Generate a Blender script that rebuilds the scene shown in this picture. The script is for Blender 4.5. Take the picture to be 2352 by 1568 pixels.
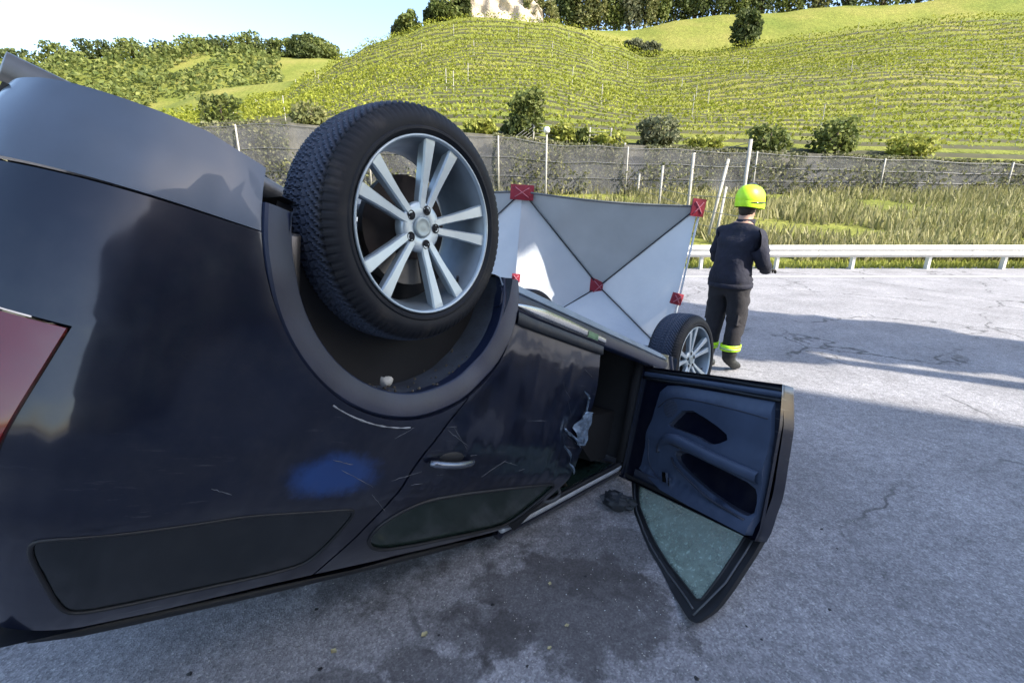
import bpy, bmesh, math, random
from mathutils import Vector, Matrix, noise
from mathutils.geometry import delaunay_2d_cdt
random.seed(11)
R = math.radians
sc = bpy.context.scene
for o in list(bpy.data.objects): bpy.data.objects.remove(o)
COL = sc.collection

# ------------------------------------------------------------------ camera, light
H = 1.75                       # eye height above the asphalt
FPX = 1094.2                   # focal length in units of a 2352-wide picture
PITCH = R(16.5)
cam_d = bpy.data.cameras.new('camera'); cam = bpy.data.objects.new('camera', cam_d); COL.objects.link(cam)
cam.location = (0, 0, H); cam.rotation_euler = (math.pi/2 - PITCH, 0, 0)
cam_d.sensor_width = 36; cam_d.sensor_fit = 'HORIZONTAL'; cam_d.lens = 36*FPX/2352
cam_d.clip_start = .02; cam_d.clip_end = 6000
sc.camera = cam
SUN_EL = R(37); SUN_AZ = R(119.4)          # compass style: from +Y towards +X
SDIR = Vector((math.sin(SUN_AZ)*math.cos(SUN_EL), math.cos(SUN_AZ)*math.cos(SUN_EL), math.sin(SUN_EL)))
w = bpy.data.worlds.new('World'); sc.world = w; w.use_nodes = True
nt = w.node_tree; nt.nodes.clear()
sky = nt.nodes.new('ShaderNodeTexSky'); sky.sky_type = 'NISHITA'; sky.sun_disc = False
sky.sun_elevation = SUN_EL; sky.sun_rotation = SUN_AZ; sky.air_density = 1.0; sky.dust_density = 1.6; sky.ozone_density = 1.2
bg = nt.nodes.new('ShaderNodeBackground'); bg.inputs['Strength'].default_value = .15
wo = nt.nodes.new('ShaderNodeOutputWorld')
nt.links.new(sky.outputs[0], bg.inputs[0]); nt.links.new(bg.outputs[0], wo.inputs[0])
sd = bpy.data.lights.new('sun', 'SUN'); sd.energy = 4.0; sd.angle = R(.55); sd.color = (1, .93, .80)
sun = bpy.data.objects.new('sun', sd); COL.objects.link(sun)
sun.rotation_euler = SDIR.to_track_quat('Z', 'Y').to_euler()
sc.view_settings.view_transform = 'Standard'; sc.view_settings.look = 'None'
sc.view_settings.exposure = 1.55; sc.view_settings.gamma = 1
sc.view_settings.use_curve_mapping = False
sc.cycles.max_bounces = 7; sc.cycles.transparent_max_bounces = 12

# ------------------------------------------------------------------ helpers
CP, SP = math.cos(PITCH), math.sin(PITCH)
def ray(px, py):
    dx, dy = (px-1176)/FPX, (py-784)/FPX
    return Vector((dx, CP-SP*dy, -SP-CP*dy))
def at(px, py, Y):                       # world point seen at a place of the picture, Y metres ahead
    r = ray(px, py); return Vector((0, 0, H)) + r*(Y/r.y)
def on_ground(px, py, z=0):
    r = ray(px, py); return Vector((0, 0, H)) + r*((z-H)/r.z)
def lerp(t, xs, ys):
    if t <= xs[0]: return ys[0]
    for i in range(1, len(xs)):
        if t <= xs[i]:
            k = (t-xs[i-1])/(xs[i]-xs[i-1]); return ys[i-1]*(1-k)+ys[i]*k
    return ys[-1]
def slerp_(t, xs, ys):
    if t <= xs[0]: return ys[0]
    for i in range(1, len(xs)):
        if t <= xs[i]:
            k = (t-xs[i-1])/(xs[i]-xs[i-1]); k = k*k*(3-2*k); return ys[i-1]*(1-k)+ys[i]*k
    return ys[-1]
def tag(o, label=None, cat=None, group=None, kind=None):
    if label: o['label'] = label
    if cat: o['category'] = cat
    if group: o['group'] = group
    if kind: o['kind'] = kind
    return o
def empty(name, loc=(0, 0, 0), rz=0, parent=None):
    o = bpy.data.objects.new(name, None); COL.objects.link(o); o.location = loc; o.rotation_euler = (0, 0, rz)
    o.empty_display_size = .2
    if parent: o.parent = parent
    return o
def link_mesh(name, me, mats, parent=None, smooth=False, matrix=None):
    o = bpy.data.objects.new(name, me); COL.objects.link(o)
    for m in (mats if isinstance(mats, (list, tuple)) else [mats]): me.materials.append(m)
    if smooth: me.polygons.foreach_set('use_smooth', [True]*len(me.polygons))
    if parent: o.parent = parent
    if matrix is not None: o.matrix_local = matrix
    return o
class MB:
    def __init__(s): s.v = []; s.f = []; s.mi = []
    def add(s, vs, fs, mi=0):
        b = len(s.v); s.v += [tuple(v) for v in vs]; s.f += [tuple(i+b for i in f) for f in fs]; s.mi += [mi]*len(fs)
    def box(s, c, d, M=None, mi=0):
        x, y, z = d[0]/2, d[1]/2, d[2]/2
        vs = [Vector((sx*x, sy*y, sz*z)) for sz in (-1, 1) for sx, sy in ((-1, -1), (1, -1), (1, 1), (-1, 1))]
        if M is not None: vs = [M @ v for v in vs]
        c = Vector(c); s.add([v+c for v in vs], [(3, 2, 1, 0), (4, 5, 6, 7), (0, 1, 5, 4), (1, 2, 6, 5), (2, 3, 7, 6), (3, 0, 4, 7)], mi)
    def tube(s, pts, r, n=8, mi=0, closed=False, cap=True):
        pts = [Vector(p) for p in pts]; N = len(pts); rs = r if isinstance(r, (list, tuple)) else [r]*N
        up = None; rings = []
        for i, p in enumerate(pts):
            if closed: t = pts[(i+1) % N]-pts[i-1]
            else: t = pts[min(i+1, N-1)]-pts[max(i-1, 0)]
            t.normalize()
            if up is None:
                up = Vector((0, 0, 1)) if abs(t.z) < .9 else Vector((1, 0, 0))
            a = t.cross(up)
            if a.length < 1e-4: a = t.cross(Vector((.3, .9, .2)))
            a.normalize(); b = a.cross(t); up = b
            rings.append([p+(a*math.cos(q)+b*math.sin(q))*rs[i] for q in [2*math.pi*k/n for k in range(n)]])
        vs = [v for rg in rings for v in rg]; fs = []
        for i in range(N if closed else N-1):
            j = (i+1) % N
            for k in range(n): fs.append((i*n+k, i*n+(k+1) % n, j*n+(k+1) % n, j*n+k))
        if cap and not closed: fs += [tuple(range(n))[::-1], tuple((N-1)*n+k for k in range(n))]
        s.add(vs, fs, mi)
    def lathe(s, prof, n=48, axis='y', c=(0, 0, 0), mi=0, closed=False):     # prof: (along axis, radius)
        vs = []; c = Vector(c)
        for a, r in prof:
            for k in range(n):
                q = 2*math.pi*k/n
                if axis == 'y': vs.append(c+Vector((r*math.cos(q), a, r*math.sin(q))))
                elif axis == 'z': vs.append(c+Vector((r*math.cos(q), r*math.sin(q), a)))
                else: vs.append(c+Vector((a, r*math.cos(q), r*math.sin(q))))
        fs = []; m = len(prof)
        for i in range(m if closed else m-1):
            j = (i+1) % m
            for k in range(n): fs.append((i*n+k, j*n+k, j*n+(k+1) % n, i*n+(k+1) % n))
        s.add(vs, fs, mi)
    def grid(s, rows, mi=0):
        n = len(rows[0]); vs = [v for r in rows for v in r]
        s.add(vs, [(i*n+k, i*n+k+1, (i+1)*n+k+1, (i+1)*n+k) for i in range(len(rows)-1) for k in range(n-1)], mi)
    def prism(s, poly, d, mi=0):                      # poly: 3D points, extruded by vector d
        n = len(poly); poly = [Vector(p) for p in poly]; d = Vector(d)
        s.add(poly+[p+d for p in poly], [tuple(range(n))[::-1], tuple(range(n, 2*n))]+[(i, (i+1) % n, n+(i+1) % n, n+i) for i in range(n)], mi)
    def ball(s, c, r, nu=12, nv=8, mi=0, jit=0):
        c = Vector(c); rr = r if isinstance(r, (tuple, list)) else (r, r, r); vs = []
        for i in range(nv+1):
            p = math.pi*i/nv
            for k in range(nu):
                q = 2*math.pi*k/nu; d = Vector((math.sin(p)*math.cos(q), math.sin(p)*math.sin(q), math.cos(p)))
                j = 1+jit*noise.noise(d*2.3+c*7)
                vs.append(c+Vector((d.x*rr[0], d.y*rr[1], d.z*rr[2]))*j)
        s.add(vs, [(i*nu+k, (i+1)*nu+k, (i+1)*nu+(k+1) % nu, i*nu+(k+1) % nu) for i in range(nv) for k in range(nu)], mi)
    def build(s, name, mats, parent=None, smooth=False, matrix=None):
        me = bpy.data.meshes.new(name); me.from_pydata(s.v, [], s.f)
        o = link_mesh(name, me, mats, parent, smooth, matrix)
        if any(s.mi): me.polygons.foreach_set('material_index', s.mi)
        me.validate(); me.update()
        return o
def autosmooth(o, ang=35):
    me = o.data; me.polygons.foreach_set('use_smooth', [True]*len(me.polygons))
    try: me.set_sharp_from_angle(angle=R(ang))
    except Exception: pass
    return o

# ------------------------------------------------------------------ materials
class NT:
    def __init__(s, name):
        s.m = bpy.data.materials.new(name); s.m.use_nodes = True; s.t = s.m.node_tree; s.n = s.t.nodes; s.l = s.t.links
        s.b = s.n['Principled BSDF']; s.out = s.n['Material Output']
        s.tc = s.n.new('ShaderNodeTexCoord')
    def node(s, ty, **kw):
        n = s.n.new(ty)
        for k, v in kw.items():
            if k in n.inputs: n.inputs[k].default_value = v
            else: setattr(n, k, v)
        return n
    def noise(s, scale, detail=4, rough=.55, vec=None, dist=0):
        n = s.node('ShaderNodeTexNoise', Scale=scale, Detail=detail, Roughness=rough, Distortion=dist)
        s.l.new(vec or s.tc.outputs['Object'], n.inputs['Vector']); return n.outputs['Fac']
    def ramp(s, fac, stops, interp='LINEAR'):
        n = s.node('ShaderNodeValToRGB'); cr = n.color_ramp; cr.interpolation = interp
        while len(cr.elements) < len(stops): cr.elements.new(.5)
        for e, (p, c) in zip(cr.elements, stops):
            e.position = p; e.color = (c, c, c, 1) if isinstance(c, (int, float)) else (*c, 1)
        s.l.new(fac, n.inputs['Fac']); return n.outputs['Color']
    def mix(s, fac, a, b, blend='MIX'):
        n = s.node('ShaderNodeMixRGB', blend_type=blend)
        for k, v in ((0, fac), (1, a), (2, b)):
            if isinstance(v, (int, float)): n.inputs[k].default_value = v if k == 0 else (v, v, v, 1)
            elif isinstance(v, tuple): n.inputs[k].default_value = (*v, 1)
            else: s.l.new(v, n.inputs[k])
        return n.outputs[0]
    def math(s, op, a, b=0.):
        n = s.node('ShaderNodeMath', operation=op)
        for k, v in ((0, a), (1, b)):
            if isinstance(v, (int, float)): n.inputs[k].default_value = v
            else: s.l.new(v, n.inputs[k])
        return n.outputs[0]
    def set(s, key, v):
        if isinstance(v, (int, float)): s.b.inputs[key].default_value = v
        elif isinstance(v, tuple): s.b.inputs[key].default_value = (*v, 1) if len(v) == 3 else v
        else: s.l.new(v, s.b.inputs[key])
    def bump(s, fac, strength=.3, dist=.01):
        n = s.node('ShaderNodeBump', Strength=strength, Distance=dist); s.l.new(fac, n.inputs['Height']); s.l.new(n.outputs[0], s.b.inputs['Normal'])
def mat(name, col, rough=.6, metal=0., var=.15, vscale=6, coat=0., bump=0., bscale=60, spec=.5, bdist=.004):
    t = NT(name)
    if var:
        f = t.noise(vscale, 5); t.set('Base Color', t.ramp(f, [(.25, tuple(c*(1-var) for c in col)), (.75, tuple(min(1, c*(1+var)) for c in col))]))
    else: t.set('Base Color', col)
    t.set('Roughness', rough); t.set('Metallic', metal); t.set('Coat Weight', coat); t.set('Specular IOR Level', spec)
    if bump: t.bump(t.noise(bscale, 4), bump, bdist)
    return t.m
def leaf_mat(name, c0, c1, c2, trans=.35):
    t = NT(name)
    g = t.node('ShaderNodeNewGeometry'); col = t.ramp(g.outputs['Random Per Island'], [(0, c0), (.5, c1), (1, c2)])
    big = t.ramp(t.noise(.35, 3, vec=g.outputs['Position']), [(.3, .72), (.7, 1.2)])
    col = t.mix(1, col, big, 'MULTIPLY')
    t.set('Base Color', col); t.set('Roughness', .65); t.set('Specular IOR Level', .25)
    tr = t.node('ShaderNodeBsdfTranslucent'); t.l.new(col, tr.inputs[0])
    mx = t.node('ShaderNodeMixShader'); mx.inputs[0].default_value = trans
    t.l.new(t.b.outputs[0], mx.inputs[1]); t.l.new(tr.outputs[0], mx.inputs[2]); t.l.new(mx.outputs[0], t.out.inputs[0])
    return t.m
M = {}
# asphalt with oil stains, fine stone speckle
t = NT('asphalt')
pos = t.tc.outputs['Object']
v = t.node('ShaderNodeTexVoronoi', Scale=130.); t.l.new(pos, v.inputs['Vector'])
agg = t.ramp(v.outputs['Color'], [(0, (.165, .16, .17)), (.55, (.26, .255, .27)), (.9, (.35, .345, .355)), (1, (.50, .49, .48))])
big = t.ramp(t.noise(1.3, 5, .6), [(.3, .78), (.7, 1.18)])
col = t.mix(1, agg, big, 'MULTIPLY')
med = t.mix(1, t.ramp(t.noise(16, 4, .65), [(.3, .74), (.7, 1.2)]), t.ramp(t.noise(48, 4, .7), [(.3, .78), (.7, 1.18)]), 'MULTIPLY')
col = t.mix(1, col, med, 'MULTIPLY')
warp = t.noise(5.5, 6, .68)
def stain(cx, cy, rx, ry, amount):
    mp = t.node('ShaderNodeMapping'); mp.vector_type = 'POINT'
    mp.inputs['Location'].default_value = (-cx/rx, -cy/ry, 0); mp.inputs['Scale'].default_value = (1/rx, 1/ry, 0)
    t.l.new(pos, mp.inputs['Vector'])
    ln = t.node('ShaderNodeVectorMath', operation='LENGTH'); t.l.new(mp.outputs[0], ln.inputs[0])
    d = t.math('ADD', ln.outputs['Value'], t.math('MULTIPLY', t.math('SUBTRACT', warp, .5), 2.4))
    return t.math('MULTIPLY', t.ramp(d, [(.72, 1.), (1.0, 0.)]), amount)
for s_ in ((.27, 1.74, .55, .36, .62), (-.15, 1.62, .26, .16, .5), (-.32, 1.42, .22, .09, .55), (-.62, 1.36, .2, .06, .5), (.42, 2.05, .4, .3, .45), (-.9, 2.2, .7, .5, .55), (3.2, 1.6, .5, .4, .4)):
    col = t.mix(stain(*s_), col, (.042, .038, .038))
vc = t.node('ShaderNodeTexVoronoi', Scale=.55); vc.feature = 'DISTANCE_TO_EDGE'
wv = t.node('ShaderNodeVectorMath', operation='ADD'); nz_ = t.node('ShaderNodeTexNoise', Scale=3.5, Detail=5); t.l.new(pos, nz_.inputs['Vector']); sc3 = t.node('ShaderNodeVectorMath', operation='SCALE'); sc3.inputs['Scale'].default_value = .45; t.l.new(nz_.outputs['Color'], sc3.inputs[0]); t.l.new(pos, wv.inputs[0]); t.l.new(sc3.outputs[0], wv.inputs[1]); t.l.new(wv.outputs[0], vc.inputs['Vector'])
crack = t.math('MULTIPLY', t.ramp(vc.outputs['Distance'], [(.0, 1.), (.006, .8), (.012, 0.)]), t.ramp(t.noise(.8, 3), [(.42, 0.), (.56, .75)]))
col = t.mix(crack, col, (.03, .03, .03))
t.set('Base Color', col); t.set('Roughness', t.ramp(t.noise(3, 4), [(.3, .75), (.7, .95)])); t.set('Specular IOR Level', .35)
hgt = t.mix(.5, v.outputs['Distance'], t.noise(220, 3)); t.bump(hgt, .55, .006)
M['asphalt'] = t.m
M['soil'] = mat('dry_soil', (.20, .17, .10), .95, var=.35, vscale=.8, bump=.5, bscale=9, bdist=.05)
# vineyard ground: grass between the rows
t = NT('hill_grass')
c = t.ramp(t.noise(.055, 5, .6), [(.3, (.12, .15, .03)), (.5, (.17, .185, .04)), (.7, (.23, .215, .06))])
c = t.mix(1, c, t.ramp(t.noise(.9, 5, .7), [(.3, .7), (.7, 1.2)]), 'MULTIPLY')
t.set('Base Color', c); t.set('Roughness', .95); t.set('Specular IOR Level', .1); t.bump(t.noise(1.6, 5, .7), .8, .35)
M['hill'] = t.m
M['vine'] = leaf_mat('vine_leaves', (.19, .22, .022), (.245, .27, .03), (.30, .31, .045), .35)
M['leaf_dark'] = leaf_mat('dark_leaves', (.045, .065, .020), (.08, .105, .034), (.14, .165, .055))
M['leaf_mid'] = leaf_mat('mid_leaves', (.08, .11, .028), (.14, .17, .045), (.22, .24, .07))
M['leaf_pale'] = leaf_mat('pale_leaves', (.12, .14, .05), (.19, .20, .075), (.28, .27, .11))
M['leaf_yellow'] = leaf_mat('yellow_leaves', (.19, .22, .04), (.28, .30, .06), (.36, .36, .09))
M['leaf_grey'] = leaf_mat('grey_leaves', (.09, .11, .06), (.14, .15, .085), (.20, .20, .11))
M['leaf_weed'] = leaf_mat('dusty_weeds', (.10, .115, .05), (.17, .175, .08), (.26, .25, .13))
M['grass_dry'] = leaf_mat('dry_grass', (.17, .175, .06), (.25, .24, .10), (.35, .32, .17), .3)
M['earth'] = mat('row_shade_earth', (.045, .044, .016), .95, var=.4, vscale=.7)  # bare soil darkened to stand in for the shade under the vines
M['bark'] = mat('bark', (.09, .07, .05), .9, var=.4, vscale=3, bump=.6, bscale=14, bdist=.03)
M['rock'] = mat('pale_rock', (.44, .37, .28), .9, var=.3, vscale=.35, bump=.8, bscale=1.2, bdist=.5)
M['stone'] = mat('grey_stonework', (.115, .108, .085), .9, var=.7, vscale=1.1, bump=.7, bscale=3, bdist=.08)
M['concrete'] = mat('concrete_post', (.34, .325, .29), .85, var=.2, vscale=4, bump=.3, bscale=40)
M['galv'] = mat('galvanised_steel', (.62, .62, .60), .45, .35, var=.12, vscale=2)
M['wire'] = mat('fence_wire', (.22, .22, .22), .5, .6, var=0)
M['globe'] = mat('lamp_globe', (.85, .84, .80), .25, var=.03)
M['render'] = mat('shade_block_wall', (.085, .08, .075), .9, var=.15, vscale=.7, bump=.3, bscale=30)  # wall of the added shade block, dark for the car's reflections
M['rooftile'] = mat('roof_tile', (.26, .13, .08), .85, var=.3, vscale=3)
M['shutter'] = mat('green_shutter', (.05, .09, .06), .6)
M['pane'] = mat('window_pane', (.03, .035, .04), .08, var=0)
# car materials
def paint(name, blue=False):
    t = NT(name)
    base = t.ramp(t.noise(2.2, 5, .6), [(.3, (.0035, .005, .015)), (.7, (.006, .009, .023))])
    if blue:  # soft-edged blue patch mixed into the base colour
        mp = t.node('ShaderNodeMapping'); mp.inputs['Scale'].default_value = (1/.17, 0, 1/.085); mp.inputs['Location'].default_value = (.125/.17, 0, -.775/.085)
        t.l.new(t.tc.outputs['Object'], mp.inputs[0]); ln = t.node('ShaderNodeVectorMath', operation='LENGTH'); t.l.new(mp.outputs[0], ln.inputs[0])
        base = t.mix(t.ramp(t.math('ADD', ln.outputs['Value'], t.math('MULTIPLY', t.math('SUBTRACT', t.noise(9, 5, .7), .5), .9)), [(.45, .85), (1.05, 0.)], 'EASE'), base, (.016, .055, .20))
    dust = t.ramp(t.noise(5, 6, .7), [(.45, 0.), (.8, .16)])
    base = t.mix(dust, base, (.10, .095, .09))
    mp2 = t.node('ShaderNodeMapping'); mp2.inputs['Scale'].default_value = (2.2, 2.2, 26); mp2.inputs['Rotation'].default_value = (0, .35, 0); t.l.new(t.tc.outputs['Object'], mp2.inputs[0])
    sc_ = t.math('MULTIPLY', t.ramp(t.noise(2.6, 5, .75, vec=mp2.outputs[0]), [(.60, 0.), (.68, .55)]), t.ramp(t.noise(1.7, 3), [(.5, 0.), (.62, 1.)]))
    base = t.mix(sc_, base, (.11, .115, .125))
    t.set('Base Color', base); t.set('Metallic', .25); t.set('Roughness', .32)
    t.set('Specular IOR Level', .35); t.set('Coat Weight', .8); t.set('Coat Roughness', t.ramp(t.noise(3.5, 5), [(.3, .03), (.75, .16)]))
    t.bump(t.noise(7, 3), .06, .02)
    return t.m
M['paint'] = paint('dark_navy_paint'); M['paint_blue'] = paint('dark_navy_paint_with_blue_patch', True)
t = NT('black_plastic')
t.set('Base Color', t.mix(t.ramp(t.noise(6, 6, .7), [(.5, 0.), (.75, .5)]), (.018, .022, .03), (.085, .075, .06)))
t.set('Roughness', .62); t.bump(t.noise(90, 3), .15, .003); M['plastic'] = t.m
M['liner'] = mat('wheel_arch_liner', (.034, .043, .060), .72, var=.6, vscale=9, bump=.5, bscale=30, bdist=.006)
M['rubber_seal'] = mat('rubber_seal', (.010, .011, .014), .55, var=.2)
t = NT('tyre_rubber')
sx = t.node('ShaderNodeSeparateXYZ'); t.l.new(t.tc.outputs['Object'], sx.inputs[0])
rr_ = t.math('SQRT', t.math('ADD', t.math('MULTIPLY', sx.outputs[0], sx.outputs[0]), t.math('MULTIPLY', sx.outputs[2], sx.outputs[2])))
tread = t.mix(t.ramp(rr_, [(.3535, 0.), (.362, 1.)]), (.009, .010, .014), (.050, .062, .095))  # dusty tread; its blue tint stands in for reflected sky
t.set('Base Color', t.mix(t.ramp(t.noise(7, 5, .65), [(.55, 0.), (.8, .5)]), tread, (.09, .075, .06)))
t.set('Roughness', .62); t.set('Specular IOR Level', .3); t.bump(t.noise(60, 3), .12, .003); M['tyre'] = t.m
M['alloy'] = mat('silver_alloy', (.43, .50, .55), .36, .45, var=.08, vscale=12, coat=.25)
M['alloy_in'] = mat('dull_alloy_barrel', (.22, .255, .285), .42, .6, var=.25, vscale=9)
M['hubcap'] = mat('hub_cap_grey', (.30, .35, .36), .4, .5, var=.1, vscale=40)
M['rust'] = mat('dark_rusty_steel', (.035, .026, .024), .7, .3, var=.5, vscale=12)
M['steel'] = mat('bare_steel_parts', (.20, .19, .18), .5, .6, var=.4, vscale=8)
M['dark'] = mat('dark_interior', (.010, .010, .012), .85, var=.3)
M['leather'] = mat('black_seat_leather', (.014, .014, .017), .5, var=.3, vscale=8, bump=.2, bscale=70)
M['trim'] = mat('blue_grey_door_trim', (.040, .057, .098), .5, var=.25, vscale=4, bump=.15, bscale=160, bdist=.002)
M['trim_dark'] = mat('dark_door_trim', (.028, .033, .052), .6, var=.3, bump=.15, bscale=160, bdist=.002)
M['chrome'] = mat('chrome', (.75, .77, .80), .18, 1., var=.05)
M['satin'] = mat('satin_sill_strip', (.42, .44, .47), .22, .8, var=.2, vscale=5)
M['rail'] = mat('grey_pillar_edge', (.48, .49, .52), .35, .2, var=.2, vscale=12)
M['lamp_red'] = mat('tail_lamp_red', (.16, .008, .010), .1, var=.1, coat=1)
M['bumper'] = mat('grey_blue_bumper_plastic', (.085, .105, .14), .38, var=.15, vscale=5, coat=.3)
M['dull_paint'] = mat('dull_navy_arch_trim', (.008, .014, .038), .42, var=.3, vscale=6, bump=.15, bscale=50)
M['sill'] = mat('sill_edge_sky_reflection', (.20, .25, .31), .42, .1, var=.25, vscale=6)  # pale blue sky reflection put into the sill edge colour
M['torn_highlight'] = mat('torn_metal_pale_highlight', (.15, .20, .27), .33, .4, var=.8, vscale=30)  # torn metal, coloured pale to carry its bright edge highlight
M['bead'] = mat('dull_frame_bead', (.07, .075, .085), .45, var=.2)
M['handle'] = mat('dark_bright_handle', (.16, .18, .22), .22, .7, var=.2)
M['olive'] = mat('torn_olive_lining', (.035, .030, .014), .9, var=.6, vscale=14)
M['scuff'] = mat('dull_paint_scuff', (.10, .105, .12), .6, var=.4, vscale=30)
M['bead2'] = mat('bare_scratch', (.22, .22, .23), .5, var=.5, vscale=60)
M['mud'] = mat('dried_mud', (.075, .065, .05), .95, var=.4, vscale=40)
M['green'] = mat('green_patch_colour', (.10, .20, .11), .5, var=.4, vscale=40)
M['tinted'] = mat('tinted_glass_green_reflection', (.013, .026, .022), .12, var=0)  # dark tinted glass; the green in it stands in for a reflection
M['privacy_glass'] = mat('black_privacy_glass', (.006, .009, .011), .14, var=0)
t = NT('cracked_glass')
tr = t.node('ShaderNodeBsdfTransparent'); tr.inputs[0].default_value = (.50, .66, .62, 1)
gl = t.node('ShaderNodeBsdfGlossy'); gl.inputs['Roughness'].default_value = .06; gl.inputs[0].default_value = (.9, .95, .95, 1)
df = t.node('ShaderNodeBsdfDiffuse'); df.inputs[0].default_value = (.36, .48, .44, 1)
fr = t.node('ShaderNodeFresnel', IOR=1.5)
m1 = t.node('ShaderNodeMixShader'); t.l.new(fr.outputs[0], m1.inputs[0]); t.l.new(tr.outputs[0], m1.inputs[1]); t.l.new(gl.outputs[0], m1.inputs[2])
spk = t.math('ADD', t.ramp(t.noise(55, 3, .6), [(.56, 0.), (.70, .5)]), t.ramp(t.noise(11, 6, .75), [(.32, .18), (.7, .60)]))
m2 = t.node('ShaderNodeMixShader'); t.l.new(spk, m2.inputs[0]); t.l.new(m1.outputs[0], m2.inputs[1]); t.l.new(df.outputs[0], m2.inputs[2])
t.l.new(m2.outputs[0], t.out.inputs[0]); M['glass'] = t.m
# screen
t = NT('screen_fabric')
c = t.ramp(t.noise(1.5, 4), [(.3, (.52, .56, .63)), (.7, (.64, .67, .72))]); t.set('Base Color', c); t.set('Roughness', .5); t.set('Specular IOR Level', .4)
t.bump(t.mix(.5, t.noise(4, 4), t.noise(25, 3)), .2, .02)
tl = t.node('ShaderNodeBsdfTranslucent'); tl.inputs[0].default_value = (.70, .68, .62, 1)
mx = t.node('ShaderNodeMixShader'); mx.inputs[0].default_value = .10
t.l.new(t.b.outputs[0], mx.inputs[1]); t.l.new(tl.outputs[0], mx.inputs[2]); t.l.new(mx.outputs[0], t.out.inputs[0]); M['fabric'] = t.m
M['fabric_greyer'] = mat('screen_fabric_greyer_top', (.44, .46, .48), .5, var=.12, vscale=1.8, bump=.2, bscale=20)  # greyer tone of the screen fabric for the upper facets
t = NT('grey_netting'); t.set('Base Color', (.15, .15, .16)); t.set('Roughness', .9)
trn = t.node('ShaderNodeBsdfTransparent'); mx = t.node('ShaderNodeMixShader')
t.l.new(t.ramp(t.noise(.5, 5, .65), [(.35, .25), (.65, .58)]), mx.inputs[0]); t.l.new(trn.outputs[0], mx.inputs[1]); t.l.new(t.b.outputs[0], mx.inputs[2]); t.l.new(mx.outputs[0], t.out.inputs[0]); M['net'] = t.m
M['red'] = mat('red_patch_fabric', (.24, .010, .028), .6, var=.2, vscale=14, bump=.3, bscale=120)
M['stitch'] = mat('pale_stitching', (.42, .13, .17), .7, var=.1)
M['rod'] = mat('dark_screen_rod', (.035, .04, .05), .4, var=.1)
M['hem'] = mat('grey_hem_tape', (.12, .13, .14), .7, var=.2)
# clothes
M['jacket'] = mat('navy_jacket', (.008, .009, .022), .85, var=.35, vscale=9, bump=.6, bscale=16, bdist=.02)
M['trousers'] = mat('dark_trousers', (.015, .0135, .017), .88, var=.4, vscale=7, bump=.6, bscale=13, bdist=.02)
M['boot'] = mat('black_boot', (.012, .013, .012), .5, var=.2)
M['skin'] = mat('skin', (.42, .25, .18), .55, var=.1, vscale=20)
M['hivis'] = mat('fluorescent_yellow', (.50, .85, .02), .45, var=.08, vscale=12)
M['glove'] = mat('dark_work_glove', (.03, .028, .026), .8, var=.3, bump=.3, bscale=80)
M['strip'] = mat('grey_reflective_strip', (.30, .31, .32), .35, var=.2, vscale=20)
M['hair'] = mat('dark_hair', (.02, .014, .010), .7)
M['visor'] = mat('dark_visor', (.02, .02, .022), .15, var=0)
M['stone_bits'] = mat('pale_pebble', (.45, .43, .38), .8, var=.3, vscale=30)
M['leaf_bits'] = mat('fallen_yellow_leaf', (.40, .36, .20), .7, var=.3, vscale=20)
M['shard'] = mat('glass_crumbs', (.55, .60, .62), .15, var=.2, vscale=30)
M['black_bits'] = mat('black_plastic_scrap', (.012, .012, .015), .5)
M['kerb_white'] = mat('white_line_paint', (.72, .72, .70), .8, var=.12, vscale=5)

# ------------------------------------------------------------------ terrain
def prof_px(pts):                                    # picture profile -> (a = x/y, e = rise/y)
    out = []
    for px, py in pts:
        r = ray(px, py); out.append((r.x/r.y, r.z/r.y))
    return [p[0] for p in out], [p[1] for p in out]
BASE = prof_px([(-300, 330), (640, 290), (760, 302), (1140, 320), (1300, 340), (1500, 346), (1715, 357), (2400, 385)])
RIDGE = prof_px([(-600, 350), (0, 325), (300, 300), (500, 262), (640, 228), (720, 182), (800, 132), (860, 102), (920, 80), (1000, 55), (1080, 43), (1180, 45), (1260, 52), (1330, 72), (1400, 104), (1480, 130), (1580, 120), (1650, 108), (1715, 96), (1900, 72), (2200, 45), (2600, 25)])
RIDGE2 = prof_px([(-600, 420), (1000, 160), (1180, 95), (1250, 66), (1330, 69), (1450, 72), (1560, 53), (1650, 42), (1715, 40), (1900, 22), (2300, 0), (2700, -20)])
RIDGE3 = prof_px([(-600, 190), (0, 160), (300, 140), (500, 128), (640, 138), (760, 142), (850, 168), (1000, 210), (1300, 260), (2600, 300)])
def terrain(x, y):
    if y < 13.2: return 0.
    a = x/y
    zb = H+lerp(a, *BASE)*30.5; zr = H+slerp_(a, *RIDGE)*110; z2 = H+slerp_(a, *RIDGE2)*185; z3 = H+slerp_(a, *RIDGE3)*330
    ys = [13.2, 15, 20, 28.4, 29.0, 30.5]; zs = [0, .12, .9, 2.2, 2.3, zb]
    if y <= 30.5: z = lerp(y, ys, zs)
    elif y <= 110:
        k = (y-30.5)/79.5; k = .75*k+.25*k*k; z = zb+(zr-zb)*k
    elif y <= 130: k = (y-110)/20; z = zr-(2.5*k)*1.0 - 1.5*k*k
    elif y <= 185: k = (y-130)/55; za = zr-4; k = k*k*(3-2*k); z = za*(1-k)+max(z2, za-25)*k
    elif y <= 215: z = z2-(y-185)*.18
    elif y <= 330: k = (y-215)/115; k = k*k*(3-2*k); z = (z2-5.4)*(1-k)+z3*k
    else: z = z3-(y-330)*.22
    if y > 33:
        f = min(1, (y-33)/20); z += f*(noise.noise(Vector((x*.035, y*.035, 0)))*1.6+noise.noise(Vector((x*.12, y*.12, 3)))*.5)
    return z
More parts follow.
